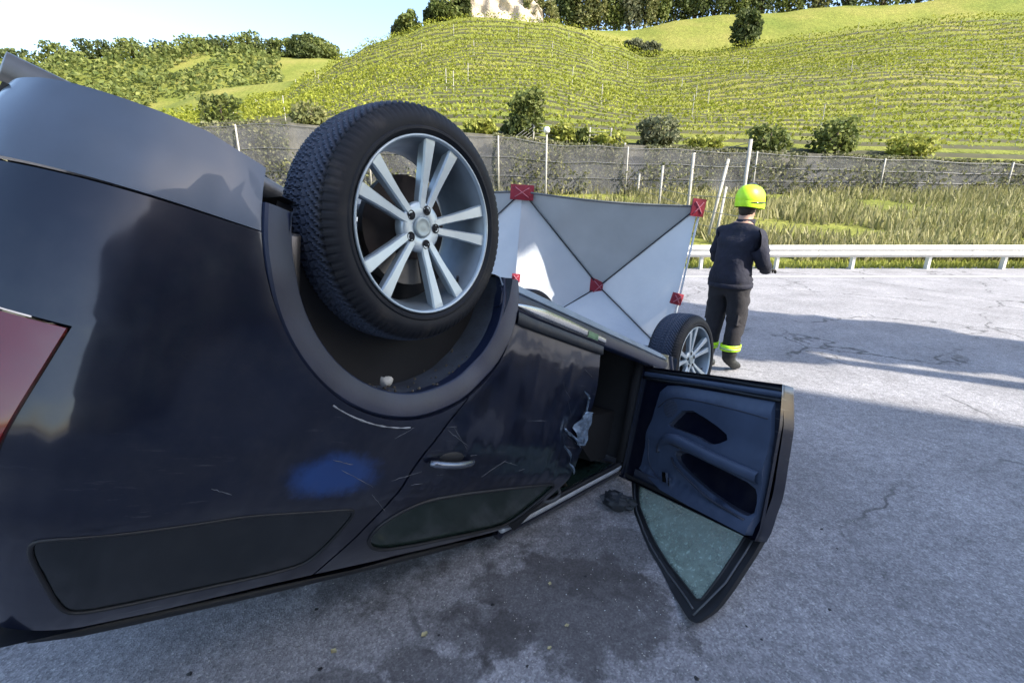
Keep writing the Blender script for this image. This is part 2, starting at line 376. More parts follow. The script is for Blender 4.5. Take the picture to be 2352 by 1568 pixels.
mb = MB(); Ys = [13.2, 14, 15, 16.5, 18, 20, 22, 24, 26, 28.4, 29.0, 29.3, 30.5]+[30.5+i*1.55 for i in range(1, 52)]+[113, 117, 122, 130, 140, 150, 160, 170, 178, 185, 192, 200, 215, 240, 270, 300, 318, 330, 345, 370, 420, 520]
rows = []
for Y in Ys: rows.append([Vector((a*Y, Y, terrain(a*Y, Y))) for a in [-2.2+4.6*i/210 for i in range(211)]])
mb.grid(rows); hill = mb.build('hillside', M['hill'], smooth=True); tag(hill, 'sunlit green hillside with terraced vineyard behind the road', None, None, 'structure')
mb = MB(); mb.grid([[Vector((x, y, -.03)) for x in (-3000, 3000)] for y in (-1500, 14)]); tag(mb.build('ground', M['soil']), 'bare ground around the asphalt', None, None, 'structure')
mb = MB(); mb.grid([[Vector((x, y, 0)) for x in [-60+3*i for i in range(48)]] for y in [-40, -20, -8, 0, 3, 6, 9, 13.2]]); tag(mb.build('asphalt_road', M['asphalt']), 'grey asphalt in shade with dark oil stains', None, None, 'structure')

# ------------------------------------------------------------------ leaf helpers
def leaf_quads(vs, fs, p, s, flat=.0):
    n = Vector((random.gauss(0, 1), random.gauss(0, 1), random.gauss(0, 1)+flat)).normalized()
    a = n.orthogonal().normalized(); q = random.uniform(0, 6.28)
    b = n.cross(a); u = (a*math.cos(q)+b*math.sin(q))*s; v_ = (b*math.cos(q)-a*math.sin(q))*s*random.uniform(.5, .8)
    k = len(vs); m = p+u*.1+n*s*.12
    vs += [p-u, m-v_, p+u, m+v_]; fs.append((k, k+1, k+2, k+3))
def crown_mesh(lobes, n, s):
    vs, fs = [], []
    tot = sum(l[1][0]*l[1][2] for l in lobes)
    for c, r in lobes:
        for _ in range(int(n*r[0]*r[2]/tot)):
            d = Vector((random.gauss(0, 1), random.gauss(0, 1), random.gauss(0, 1))).normalized()
            k = random.uniform(.25, 1)**.45*(1+.25*noise.noise(d*2.2+Vector(c)))
            leaf_quads(vs, fs, Vector(c)+Vector((d.x*r[0], d.y*r[1], d.z*r[2]))*k, s*random.uniform(.6, 1.3), .3)
    return vs, fs
def tree(name, loc, h, rad, m, n, s, label, cat='tree', group=None, trunk=True, tall=1.0, nl=7):
    root = empty(name, loc); tag(root, label, cat, group)
    th = h*.32 if trunk else h*.08
    lobes = [((0, 0, th+(h-th)*.5), (rad*.75, rad*.75, (h-th)*.48))]
    if not trunk: lobes.append(((0, 0, h*.25), (rad*.8, rad*.8, h*.27)))
    for i in range(nl):
        q = 2.4*i+random.uniform(-.4, .4); rr = rad*random.uniform(.45, .7); zz = random.uniform(.15, .85)
        k = math.sin(math.pi*min(1, zz*.9+.1))*.5+.5
        lobes.append(((math.cos(q)*rr*k, math.sin(q)*rr*k, th+(h-th)*zz), (rad*random.uniform(.28, .45),)*2+((h-th)*random.uniform(.14, .24)*tall,)))
    vs, fs = crown_mesh(lobes, n, s)
    me = bpy.data.meshes.new('crown'); me.from_pydata(vs, [], fs); link_mesh('crown', me, M[m], root)
    tb = MB(); tr = rad*.09+.03
    tb.tube([(0, 0, -.5), (tr*.4, 0, th*.5), (0, tr*.5, th), (tr*.3, 0, h*.75)], [tr*1.3, tr, tr*.8, tr*.25], 7)
    for i in range(4):
        q = 1.6*i+.5; tb.tube([(0, 0, th*(.75+.12*i)), (math.cos(q)*rad*.3, math.sin(q)*rad*.3, th+(h-th)*.3), (math.cos(q)*rad*.6, math.sin(q)*rad*.6, th+(h-th)*.5)], [tr*.5, tr*.35, tr*.1], 5)
    tb.build('trunk', M['bark'], root, True)
    return root
def place(px, Y):                                    # a spot on the terrain under a picture column
    a = (px-1176)/FPX/(CP-SP*(100-784)/FPX); return Vector((a*Y, Y, terrain(a*Y, Y)))

# vineyard rows on the slope
vs, fs = [], []; soil = MB()
Y = 33.0
while Y < 107:
    x = -1.25*Y
    st = .0165+Y*.0006
    while x < 1.25*Y:
        yy = Y+1.0*noise.noise(Vector((x*.03, Y*.05, 7)))
        dens = noise.noise(Vector((x*.05, Y*.05, 1)))
        a = x/Y
        if dens > -.8:
            zt = terrain(x, yy); hh = 1.32*(.85+.3*noise.noise(Vector((x*.3, Y, 2))))
            for _ in range(2):
                p = Vector((x+random.uniform(-.15, .15), yy+random.gauss(0, .13), zt+.50+(hh-.2)*random.random()**.8))
                leaf_quads(vs, fs, p, (.072+Y*.0011)*random.uniform(.7, 1.3), .5)
        x += st*random.uniform(.8, 1.2)*2.0
    k = [-1.25*Y+i*1.5 for i in range(int(2.5*Y/1.5)+1)]; wd = .42+Y*.002
    def yrow(x): return Y+1.0*noise.noise(Vector((x*.03, Y*.05, 7)))
    soil.grid([[Vector((x, yrow(x)+dy, terrain(x, yrow(x)+dy)+dz)) for x in k] for dy, dz in ((-.75*wd-.25, -.02), (-.4*wd-.1, .10), (.1, .10), (.5, -.02))])
    Y += 1.75+Y*.016
me = bpy.data.meshes.new('vine_rows'); me.from_pydata(vs, [], fs); tag(link_mesh('vine_rows', me, M['vine']), 'rows of yellow-green vines along the sunlit slope', None, None, 'stuff')
tag(soil.build('row_shade_strips', M['earth'], smooth=True), 'soil strips darkened to stand in for the shade under the vine rows', None, None, 'stuff')
# vine trellis posts among the rows
mb = MB()
for i in range(60):
    Y = random.uniform(34, 105); x = random.uniform(-1., 1.)*Y; z = terrain(x, Y); mb.tube([(x, Y, z-.2), (x+random.gauss(0, .05), Y, z+1.9)], .035, 4)
tag(mb.build('trellis_posts', M['concrete']), 'pale trellis posts among the vine rows', None, None, 'stuff')

# pale cliff on the hilltop
rows = []
for i in range(15):
    v_ = i/14; row = []
    for k in range(41):
        u = k/40; px = 1062+u*230
        p = place(px, 112); top = 11*(math.sin(math.pi*min(1, u*1.15+.05))**.22 if 0 < u*1.15+.05 < 1 else .15)
        dd = Vector((p.x*.35, v_*3, 1.7))
        p = p+Vector((0, 3.2*v_+1.6*noise.noise(dd*1.3)+.7*noise.noise(dd*4), -1+top*v_+.7*noise.noise(dd*2.1+Vector((9, 0, 0)))))
        row.append(p)
    rows.append(row)
mb = MB(); mb.grid(rows)
back = [[p+Vector((0, 9, -1)) for p in rows[-1]], [p+Vector((0, 22, -14)) for p in rows[-1]]]
mb.grid([rows[-1]]+back); tag(mb.build('rock_outcrop', M['rock'], smooth=True), 'pale cream rock face on top of the vineyard hill', None, None, 'structure')

# hilltop trees and bushes (one by one)
HT = [  # px, Y, height, radius, leaf, label, name
 (1030, 111, 6.0, 4.6, 'leaf_mid', 'broad olive-green tree left of the pale cliff', 'hilltop_tree'),
 (1000, 113, 4.4, 3.0, 'leaf_dark', 'dark low tree at the left end of the hilltop clump', 'hilltop_tree'),
 (940, 112, 4.6, 3.2, 'leaf_mid', 'rounded lone bush tree on the ridge against the sky', 'hilltop_tree'),
 (915, 113, 2.6, 1.8, 'leaf_grey', 'small grey-green bush left of the lone ridge tree', 'hilltop_bush'),
 (1062, 112, 7.2, 2.6, 'leaf_dark', 'dark shrub touching the left edge of the pale cliff', 'hilltop_tree'),
 (1215, 116, 9, 3.4, 'leaf_pale', 'yellowish scrub growing over the right side of the cliff', 'hilltop_tree'),
 (1258, 117, 8, 3.2, 'leaf_pale', 'pale scrub between the cliff and the tall trees', 'hilltop_tree'),
]
for px, Y, h, r, m, lb, nm in HT: tree(nm, place(px, Y), h, r, m, 1500, .42, lb, 'tree' if 'tree' in nm else 'bush', None, trunk=False)
FT = [  # forest edge above the meadow
 (1300, 184, 13, 5.5, 'leaf_dark', 'dark tree at the left end of the forest edge'),
 (1335, 183, 17, 5.5, 'leaf_pale', 'light green tree second in the forest edge'),
 (1372, 184, 18, 5.0, 'leaf_pale', 'pale tall tree third in the forest edge'),
 (1408, 184, 18, 5.0, 'leaf_mid', 'mid green tree in the middle of the forest edge'),
 (1444, 183, 17, 4.6, 'leaf_grey', 'grey-green slim tree in the middle of the forest edge'),
 (1478, 184, 18, 5.2, 'leaf_pale', 'tall pale tree at the right end of the light forest edge'),
 (1505, 185, 17, 4.5, 'leaf_mid', 'mid green tree just left of the dark wood'),
 (1545, 188, 18, 6.0, 'leaf_dark', 'first dark tree of the wood over the yellow meadow'),
 (1590, 188, 17, 6.0, 'leaf_dark', 'second dark tree of the wood over the yellow meadow'),
 (1635, 189, 16, 6.0, 'leaf_dark', 'third dark tree of the wood over the yellow meadow'),
 (1685, 189, 17, 6.2, 'leaf_mid', 'lighter tree over the right end of the yellow meadow'),
 (1740, 188, 18, 6.5, 'leaf_dark', 'dark tree right of the yellow meadow'),
 (1800, 188, 17, 6.0, 'leaf_mid', 'mid green tree high on the right skyline, nearest the meadow'),
 (1860, 188, 16, 6.0, 'leaf_pale', 'pale tree high on the right skyline'),
 (1930, 188, 18, 7.0, 'leaf_dark', 'dark tree high on the right skyline beyond the pale one'),
 (2010, 188, 17, 7.0, 'leaf_mid', 'mid green tree far right on the skyline'),
 (2090, 188, 18, 7.0, 'leaf_dark', 'dark tree far right on the skyline'),
 (2180, 188, 17, 7.5, 'leaf_mid', 'broad green tree close to the right picture edge'),
 (2280, 188, 18, 8.0, 'leaf_dark', 'dark tree at the right picture edge on the skyline'),
]
for px, Y, h, r, m, lb in FT: tree('forest_tree', place(px, Y), h, r, m, 2600, .55, lb, 'tree', 'trees along the forest edge', False, 1.6, 11)
# tree with a dark shadow at the right of the meadow
tree('slope_tree', place(1712, 108), 6.5, 3.6, 'leaf_dark', 1700, .42, 'dark round tree on the right slope below the meadow', 'tree', None, False)
tree('slope_bush', place(1490, 109), 2.6, 3.2, 'leaf_grey', 700, .4, 'grey-green bush low in the saddle under the meadow', 'bush', None, False)
tree('slope_bush', place(1455, 110), 2.2, 2.2, 'leaf_grey', 500, .4, 'small bush left in the saddle under the meadow', 'bush', None, False)
# far hill on the left
FL = [(655, 330, 13, 9, 'leaf_mid'), (690, 328, 16, 9, 'leaf_dark'), (722, 330, 17, 9, 'leaf_mid'), (752, 331, 13, 8, 'leaf_mid'), (785, 331, 7, 7, 'leaf_grey'), (705, 318, 10, 7, 'leaf_dark'),
      (610, 330, 12, 9, 'leaf_dark'), (560, 330, 15, 10, 'leaf_mid'), (505, 330, 13, 10, 'leaf_dark'), (440, 330, 14, 11, 'leaf_mid'), (370, 330, 12, 10, 'leaf_dark'), (300, 330, 15, 11, 'leaf_mid'), (220, 330, 13, 11, 'leaf_dark'), (130, 330, 14, 12, 'leaf_mid'), (30, 330, 13, 12, 'leaf_dark')]
FLn = ['leftmost tree of the far hilltop clump beside the sky', 'dark tall tree in the far hilltop clump', 'tallest tree in the far hilltop clump', 'rounded tree right of the tallest far one', 'low grey-green tree where the far hill dips to the sky', 'dark tree standing lower in front of the far clump',
       'dark tree first to the left of the far clump', 'green tree second to the left of the far clump', 'dark tree third to the left of the far clump', 'green tree fourth to the left of the far clump', 'dark tree fifth to the left of the far clump', 'green tree sixth to the left of the far clump', 'dark tree seventh to the left of the far clump', 'green tree near the left picture edge on the far hill', 'dark tree at the left picture edge on the far hill']
for (px, Y, h, r, m), lb in zip(FL, FLn): tree('far_tree', place(px, Y)-Vector((0, 0, 2)), h, r*1.25, m, 1500, .95, lb, 'tree', 'trees on the far left hill', False)
vs, fs = [], []
for i in range(9000):
    px = random.uniform(-260, 640); Y = random.uniform(236, 326); p = place(px, Y)
    nz = noise.noise(Vector((p.x*.05, Y*.05, 0)))
    if nz < -.15: continue
    leaf_quads(vs, fs, p+Vector((0, 0, random.random()**.6*(4+7*nz))), random.uniform(.9, 1.6), .3)
me = bpy.data.meshes.new('far_wood'); me.from_pydata(vs, [], fs); tag(link_mesh('far_wood', me, M['leaf_mid']), 'far wood covering the left hillside', None, None, 'stuff')
# bushes at the foot of the slope
BS = [(1212, 31.5, 2.8, 1.35, 'leaf_mid', 'tallest green bush, behind the globe lamp at the slope foot', 1500),
      (1185, 31.2, 1.4, .9, 'leaf_dark', 'small dark bush left of the larger one by the lamp', 700),
      (1300, 31.4, 1.2, 1.1, 'leaf_yellow', 'bright yellow-green bush right of the lamp', 900),
      (1345, 31.3, 1.0, .8, 'leaf_mid', 'small green bush right of the bright yellow one', 600),
      (1530, 31.5, 1.9, 1.6, 'leaf_grey', 'grey-green rounded bush at the top of the wall', 1400),
      (1410, 31.3, .9, 1.3, 'leaf_yellow', 'low yellow-green shrub on the wall between the bushes', 700),
      (1640, 31.3, .8, 1.4, 'leaf_yellow', 'low bright shrub on the wall right of the grey bush', 700),
      (1100, 31.2, 1.0, 1.2, 'leaf_yellow', 'bright shrub on the wall just beside the big tyre', 700),
      (690, 31.2, 1.6, 1.3, 'leaf_pale', 'pale dry shrub on the wall left of the big tyre', 700),
      (1800, 31.3, 1.6, 1.5, 'leaf_mid', 'green bush on the wall right of the person', 900),
      (1960, 31.3, 2.2, 1.6, 'leaf_mid', 'tall green bush on the wall far to the right', 1000),
      (2150, 31.3, 1.4, 1.6, 'leaf_yellow', 'yellow-green bush on the wall near the right edge', 800),
      (480, 31.3, 1.8, 1.6, 'leaf_mid', 'green bush on the wall left of the car wheels', 800),
      (250, 31.3, 1.5, 1.8, 'leaf_pale', 'pale bush on the wall near the left edge', 800)]
for px, Y, h, r, m, lb, n in BS: tree('slope_bush', place(px, Y), h, r, m, n, .16, lb, 'bush', 'bushes at the foot of the slope', False)

# ------------------------------------------------------------------ wall, dry grass, fence, lamp, guard rail
mb = MB(); rows = [[], [], [], []]
for i in range(241):
    a = -1.9+4.0*i/240; Y0 = 29.15; x = a*Y0
    z0 = terrain(x, 28.4)-.3; z1 = terrain(x, 30.5)+.10+.06*noise.noise(Vector((x*.5, 0, 0)))
    for k, (yy, zz) in enumerate(((28.9, z0), (29.0+.05*noise.noise(Vector((x, 2, 1))), (z0+z1)/2), (29.1, z1), (29.7, z1+.02))): rows[k].append(Vector((x, yy+.08*noise.noise(Vector((x*.9, k, 5))), zz)))
mb.grid(rows); tag(mb.build('retaining_wall', M['stone'], smooth=False), 'long weathered grey stone wall below the vineyard', 'wall')
vs, fs = [], []
def blade(p, h, s):
    q = random.uniform(0, 6.28); d = Vector((math.cos(q), math.sin(q), 0)); lean = Vector((random.gauss(0, .25), random.gauss(0, .25), 1))*h; k = len(vs)
    vs.extend([p-d*s, p+d*s, p+lean+d*s*.3, p+lean-d*s*.3]); fs.append((k, k+1, k+2, k+3))
for i in range(42000):
    Y = 13.6+15*random.random()**1.2; x = random.uniform(-1.25, 1.25)*Y
    dn = noise.noise(Vector((x*.25, Y*.25, 0)))
    if dn < -.25: continue
    blade(Vector((x, Y, terrain(x, Y)-.03)), random.uniform(.2, .6)*(1+.6*dn), random.uniform(.02, .06))
me = bpy.data.meshes.new('dry_grass'); me.from_pydata(vs, [], fs); tag(link_mesh('dry_grass', me, M['grass_dry']), 'tall dry yellow grass on the bank behind the guard rail', None, None, 'stuff')
vs, fs = [], []
for i in range(16000):
    Y = random.uniform(27.2, 28.9); x = random.uniform(-1.2, 1.2)*Y
    nz = noise.noise(Vector((x*.3, 1, 4)))+.5*noise.noise(Vector((x*1.1, 1, 4)))
    if nz < -.2: continue
    leaf_quads(vs, fs, Vector((x, Y, terrain(x, Y)+random.random()**1.7*(1.5+1.6*nz))), .10, 0)
for i in range(42000):
    x = random.uniform(-1.25, 1.3)*28.8; zb_ = terrain(x, 28.4); zt_ = terrain(x, 30.5)
    nz = noise.noise(Vector((x*.22, 3, 9)))+.6*noise.noise(Vector((x*.9, 5, 9)))
    if nz < -.33: continue
    leaf_quads(vs, fs, Vector((x, 28.78-.25*random.random(), zb_+(zt_+.1-zb_)*random.random())), .10, 0)
me = bpy.data.meshes.new('ivy'); me.from_pydata(vs, [], fs); tag(link_mesh('ivy', me, M['leaf_weed']), 'pale weeds and ivy along the foot of the stone wall', None, None, 'stuff')

nf = empty('net_fence', (0, 27.6, 2.2)); tag(nf, 'long grey netting hung on posts between the dry bank and the slope', 'netting')
rows = [[], [], [], []]
for i in range(241):
    a = -1.8+3.8*i/240; x = a*27.6; z0 = terrain(x, 27.6)-2.2; z1 = H+lerp(a, *BASE)*28.0+.12-2.2-.10*abs(math.sin(x*.7))
    for k in range(4): f = k/3; rows[k].append(Vector((x, .10*noise.noise(Vector((x*.8, k, 3)))+.12*math.sin(f*3.1), z0+(z1-z0)*f)))
mb = MB(); mb.grid(rows); mb.build('net', M['net'], nf, True)
for k in (1, 2, 3):
    mb = MB(); mb.tube([p+Vector((0, -.03, 0)) for p in rows[k][::2]], .018, 4); mb.build('cable', M['wire'], nf)
for i in range(0, 241, 16):
    p = rows[3][i]; q = rows[0][i]; mb = MB(); mb.tube([(p.x, -.05, q.z-.2), (p.x, -.05, p.z+.08)], .045, 5); mb.build('post', M['concrete'], nf, True)
fence = empty('wire_fence', at(1523, 470, 23)); tag(fence, 'wire fence with pale posts running along the dry bank', 'fence')
FP = [(1180, 424, 30), (1225, 428, 31), (1300, 428, 31), (1350, 422, 31), (1398, 416, 31), (1431, 409, 30), (1469, 399, 27), (1523, 380, 23), (1594, 351, 18.5), (1725, 320, 16)]
tops = []
inv = Matrix.Translation(-fence.location)
for px, py, Y in FP:
    p = at(px, py, Y); p = Vector((p.x, p.y, p.z)); z0 = terrain(p.x, p.y)
    if p.z < z0+1.1: p.z = z0+1.1
    q = MB(); q.tube([inv @ Vector((p.x-.02*Y*.1, p.y, z0-.3)), inv @ p], .055, 6); q.build('post', M['concrete'], fence, True); tops.append((p, z0))
p = at(1673, 366, 17.5); b = at(1628, 500, 17.0); q = MB(); q.tube([inv @ p, inv @ Vector((b.x, b.y, terrain(b.x, b.y)-.2))], .055, 6); q.build('brace_post', M['concrete'], fence, True)
p = at(1668, 430, 17.3); b = at(1645, 520, 16.8); q = MB(); q.tube([inv @ p, inv @ Vector((b.x, b.y, terrain(b.x, b.y)-.2))], .045, 6); q.build('brace_post', M['concrete'], fence, True)
for k in range(6):
    q = MB(); f = .12+.17*k
    q.tube([inv @ Vector((p.x, p.y, z0+(p.z-z0)*f)) for p, z0 in tops], .012, 4); q.build('wire', M['wire'], fence)

# tall grey mesh of a second, nearer wire fence left of the globe lamp
lamp_p = at(1256, 299, 24); z0 = terrain(lamp_p.x, 24)
lamp = empty('street_lamp', (lamp_p.x, 24, z0)); tag(lamp, 'slim pole lamp with a white globe in front of the slope', 'street lamp')
q = MB(); q.tube([(0, 0, -.3), (0, 0, lamp_p.z-z0-.12)], [.05, .04], 8); q.build('pole', M['concrete'], lamp, True)
q = MB(); q.ball((0, 0, lamp_p.z-z0), .15, 14, 10); q.build('globe', M['globe'], lamp, True)
q = MB(); q.lathe([(lamp_p.z-z0-.2, .04), (lamp_p.z-z0-.12, .08), (lamp_p.z-z0-.1, .08)], 12, 'z'); q.build('collar', M['wire'], lamp)

gr_z = at(1615, 563, 12.6).z
rail = empty('guard_rail', (2, 12.6, 0)); tag(rail, 'pale steel guard rail along the far edge of the road', 'guard rail')
pr = [(0, gr_z), (-.035, gr_z-.03), (-.075, gr_z-.075), (-.075, gr_z-.10), (-.02, gr_z-.14), (-.02, gr_z-.17), (-.075, gr_z-.21), (-.075, gr_z-.24), (-.035, gr_z-.28), (0, gr_z-.31)]
for k in range(14):
    q = MB(); x0 = -28+k*4.0-2; q.grid([[Vector((x0, y, z)) for y, z in pr], [Vector((x0+3.99, y, z)) for y, z in pr]]); q.build('beam', M['galv'], rail, True)
for k in range(28):
    q = MB(); q.box((-29+k*2.0, .08, gr_z/2-.02), (.07, .12, gr_z-.02)); q.build('post', M['galv'], rail)
mb = MB(); mb.grid([[Vector((x, y, .004)) for x in (-50, 60)] for y in (11.3, 11.45)]); tag(mb.build('road_line', M['kerb_white']), 'white edge line along the road', None, None, 'structure')
# bright grass strip at the road edge
vs, fs = [], []
for i in range(9000):
    x = random.uniform(-16, 18); Y = random.uniform(12.75, 13.8); blade(Vector((x, Y, -.02)), random.uniform(.05, .2), random.uniform(.015, .04))
me = bpy.data.meshes.new('verge_grass'); me.from_pydata(vs, [], fs); tag(link_mesh('verge_grass', me, M['leaf_yellow']), 'bright green grass strip under the guard rail', None, None, 'stuff')

# ------------------------------------------------------------------ the overturned car
# car frame: X forward, Y to its left (0 = face of the left wheels), Z up, origin at the rear left wheel face
RC = Matrix(((0.585, 0.780, -0.222), (0.180, 0.142, 0.973), (0.791, -0.609, -0.057)))
q_ = RC.to_quaternion(); q_.normalize(); RC = q_.to_matrix()
TC = Vector((-0.2591, -0.3583, 1.4944))
C2W = Matrix(((1, 0, 0), (0, -SP, CP), (0, -CP, -SP)))
MC = Matrix.Translation(Vector((0, 0, H))+C2W @ TC) @ (C2W @ RC).to_4x4()
car = empty('overturned_car'); car.matrix_world = MC
tag(car, 'dark navy car lying upside down on its roof with wheels in the air', 'car')
def crush(v):                                   # nothing of the wreck goes below the asphalt
    p = MC @ Vector(v)
    if p.z < .012: p.z = .012+.004*noise.noise(p*9); return MC.inverted() @ p
    return Vector(v)
W = 1.80; RB, RF = .38, .45; XR, XF = -.55, 3.0
LRB, LRF = RB*math.pi/2, RF*math.pi/2; SR = W-2*RB; SF = W-2*RF
def plan(s):                                    # path around the car -> point and outward normal
    if s > XF+LRF: k = s-XF-LRF; return XF+RF, -RF-k, 1., 0.
    if s > XF: a = (s-XF)/RF; return XF+RF*math.sin(a), -RF+RF*math.cos(a), math.sin(a), math.cos(a)
    if s > XR: return s, 0., 0., 1.
    s2 = XR-s
    if s2 < LRB: a = s2/RB; return XR-RB*math.sin(a), -RB+RB*math.cos(a), -math.sin(a), math.cos(a)
    s2 -= LRB
    if s2 < SR: return XR-RB, -RB-s2, -1., 0.
    s2 -= SR
    if s2 < LRB: a = s2/RB; return XR-RB*math.cos(a), -W+RB-RB*math.sin(a), -math.cos(a), -math.sin(a)
    s2 -= LRB
    return XR+s2, -W, 0., -1.
PZ = [-.16, -.08, -.02, .04, .15, .35, .55, .68, .76, .85, 1.0, 1.15, 1.22, 1.27]
PO = [-.26, -.12, -.06, -.035, .0, .028, .036, .040, .022, .005, -.085, -.185, -.245, -.33]
AX, AZ, AR = .0065, .0966, .4278
FX, FZ = 2.915, .075
def prof(z):                                     # smooth cubic through the section points
    if z <= PZ[0]: return PO[0]
    if z >= PZ[-1]: return PO[-1]
    i = max(k for k in range(len(PZ)-1) if PZ[k] <= z)
    def sl(k): return (PO[k+1]-PO[k-1])/(PZ[k+1]-PZ[k-1]) if 0 < k < len(PZ)-1 else (PO[min(k+1, len(PZ)-1)]-PO[max(k-1, 0)])/(PZ[min(k+1, len(PZ)-1)]-PZ[max(k-1, 0)])
    h = PZ[i+1]-PZ[i]; q = (z-PZ[i])/h
    return PO[i]*(1+2*q)*(1-q)**2+h*sl(i)*q*(1-q)**2+PO[i+1]*q*q*(3-2*q)+h*sl(i+1)*q*q*(q-1)
def off(s, z):
    o = prof(z)
    for cx, cz in ((AX, AZ), (FX, FZ)):
        r = math.hypot(s-cx, z-cz)
        if r < .66: o += .018*math.exp(-((r-.5)/.07)**2)
    if -1 < s < 2.2:                            # dents from the crash
        o -= .045*math.exp(-((s-1.16)**2/.016+(z-.60)**2/.012))
        k = math.exp(-((s-1.1)**2/.05+(z-.62)**2/.04)); o += k*.022*noise.noise(Vector((s*13, z*13, 2)))
        o += .0035*noise.noise(Vector((s*2.6, z*2.6, 5)))+.0022*noise.noise(Vector((s*7, z*7, 9)))*min(1, max(0, (z-.1)*4))
        o -= .014*math.exp(-((s-.72)**2/.010+(z-.42)**2/.030))+.012*math.exp(-((s-.95+.5*(z-.5))**2/.0025+(z-.42)**2/.02))-.006*math.exp(-((s-.62)**2/.004+(z-.60)**2/.03))
        o -= .012*math.exp(-((s+.25+.4*(z-.7))**2/.004+(z-.72)**2/.03))
        if s < .1: o -= .02*math.exp(-((s+.3)**2/.03+(z-.95)**2/.02))
    return o
def cs(s, z, d=0.):                             # point on the body side
    x, y, nx, ny = plan(s); o = off(s, z)+d; return crush((x+nx*o, y+ny*o, z))
def resample(poly, step, closed=True):
    out = []; n = len(poly)
    for i in range(n if closed else n-1):
        a, b = Vector(poly[i]), Vector(poly[(i+1) % n]); k = max(1, int((b-a).length/step))
        out += [a+(b-a)*(j/k) for j in range(k)]
    return out
def inside(p, poly):
    c = False; n = len(poly); j = n-1
    for i in range(n):
        a, b = poly[i], poly[j]
        if (a[1] > p[1]) != (b[1] > p[1]) and p[0] < (b[0]-a[0])*(p[1]-a[1])/(b[1]-a[1])+a[0]: c = not c
        j = i
    return c
def arc(cx, cz, r, a0, a1, n=24): return [(cx+r*math.cos(R(a0+(a1-a0)*i/n)), cz+r*math.sin(R(a0+(a1-a0)*i/n))) for i in range(n+1)]
def smooth_poly(poly, it=2):
    p = [Vector(a) for a in poly]
    for _ in range(it): p = [q for i in range(len(p)) for q in (p[i]*.75+p[(i+1) % len(p)]*.25, p[i]*.25+p[(i+1) % len(p)]*.75)]
    return [tuple(a) for a in p]
def panel(name, outline, f, m, parent, holes=(), step=.045, rim=.022, matrix=None, label=None, flip=False):
    loops = [resample(outline, step*.6)]+[resample(h, step*.6) for h in holes]
    co = []; ed = []
    for lp in loops:
        b = len(co); co += lp; ed += [(b+i, b+(i+1) % len(lp)) for i in range(len(lp))]
    xs = [p[0] for p in loops[0]]; zs = [p[1] for p in loops[0]]
    nb = len(co)
    x = min(xs)+step*.5; r_ = 0
    while x < max(xs):
        z = min(zs)+step*(.5 if r_ % 2 else .25)
        while z < max(zs):
            if inside((x, z), loops[0]) and not any(inside((x, z), h) for h in loops[1:]):
                if min((p-Vector((x, z))).length_squared for p in co[:nb]) > (step*.45)**2: co.append(Vector((x, z)))
            z += step
        x += step*.9; r_ += 1
    v2, e2, f2, *_ = delaunay_2d_cdt(co, ed, [], 0, 1e-5)
    vs = [f(p[0], p[1], 0) for p in v2]; fs = []
    for t3 in f2:
        c = sum((v2[i] for i in t3), Vector((0, 0)))/len(t3)
        q3 = [v2[i] for i in t3]; ar_ = abs((q3[1]-q3[0]).cross(q3[2]-q3[0])); lg = max((q3[1]-q3[0]).length, (q3[2]-q3[1]).length, (q3[0]-q3[2]).length)
        if ar_ < lg*step*.06: continue                 # flat slivers along straight edges
        if inside(c, loops[0]) and not any(inside(c, h) for h in loops[1:]): fs.append(tuple(t3))
    # wind outward
    if fs:
        a, b, c = (vs[i] for i in fs[0][:3]); nn = (b-a).cross(c-a); cc = v2[fs[0][0]]
        out = f(cc[0], cc[1], 0)-f(cc[0], cc[1], -.05)
        if (nn.dot(out) < 0) != flip: fs = [t3[::-1] for t3 in fs]
    mb = MB(); mb.add(vs, fs)
    nf = len(fs)
    if rim:
        for lp in loops:
            n = len(lp); a = [f(p[0], p[1], 0) for p in lp]; a2 = [f(p[0], p[1], -.004) for p in lp]; b = [f(p[0], p[1], -rim) for p in lp]
            mb.add(a+b, [(i, (i+1) % n, n+(i+1) % n, n+i) for i in range(n)])
    nrm = []
    e_ = .004
    for p in v2:
        a = Vector(f(p[0]+e_, p[1], 0))-Vector(f(p[0]-e_, p[1], 0)); b = Vector(f(p[0], p[1]+e_, 0))-Vector(f(p[0], p[1]-e_, 0)); n_ = a.cross(b)
        if n_.length < 1e-12: n_ = Vector((0, 1, 0))
        n_.normalize()
        if n_.dot(Vector(f(p[0], p[1], 0))-Vector(f(p[0], p[1], -.05))) < 0: n_ = -n_
        nrm.append(n_)
    o = mb.build(name, m, parent, matrix=matrix)
    if len(o.data.vertices) == len(mb.v) and not flip:
        o.data.normals_split_custom_set_from_vertices([tuple(n_) for n_ in nrm]+[tuple(v.normal) for v in o.data.vertices[len(nrm):]])
    fl = [True]*nf+[False]*(len(o.data.polygons)-nf); o.data.polygons.foreach_set('use_smooth', fl)
    if label: o['label'] = label
    return o
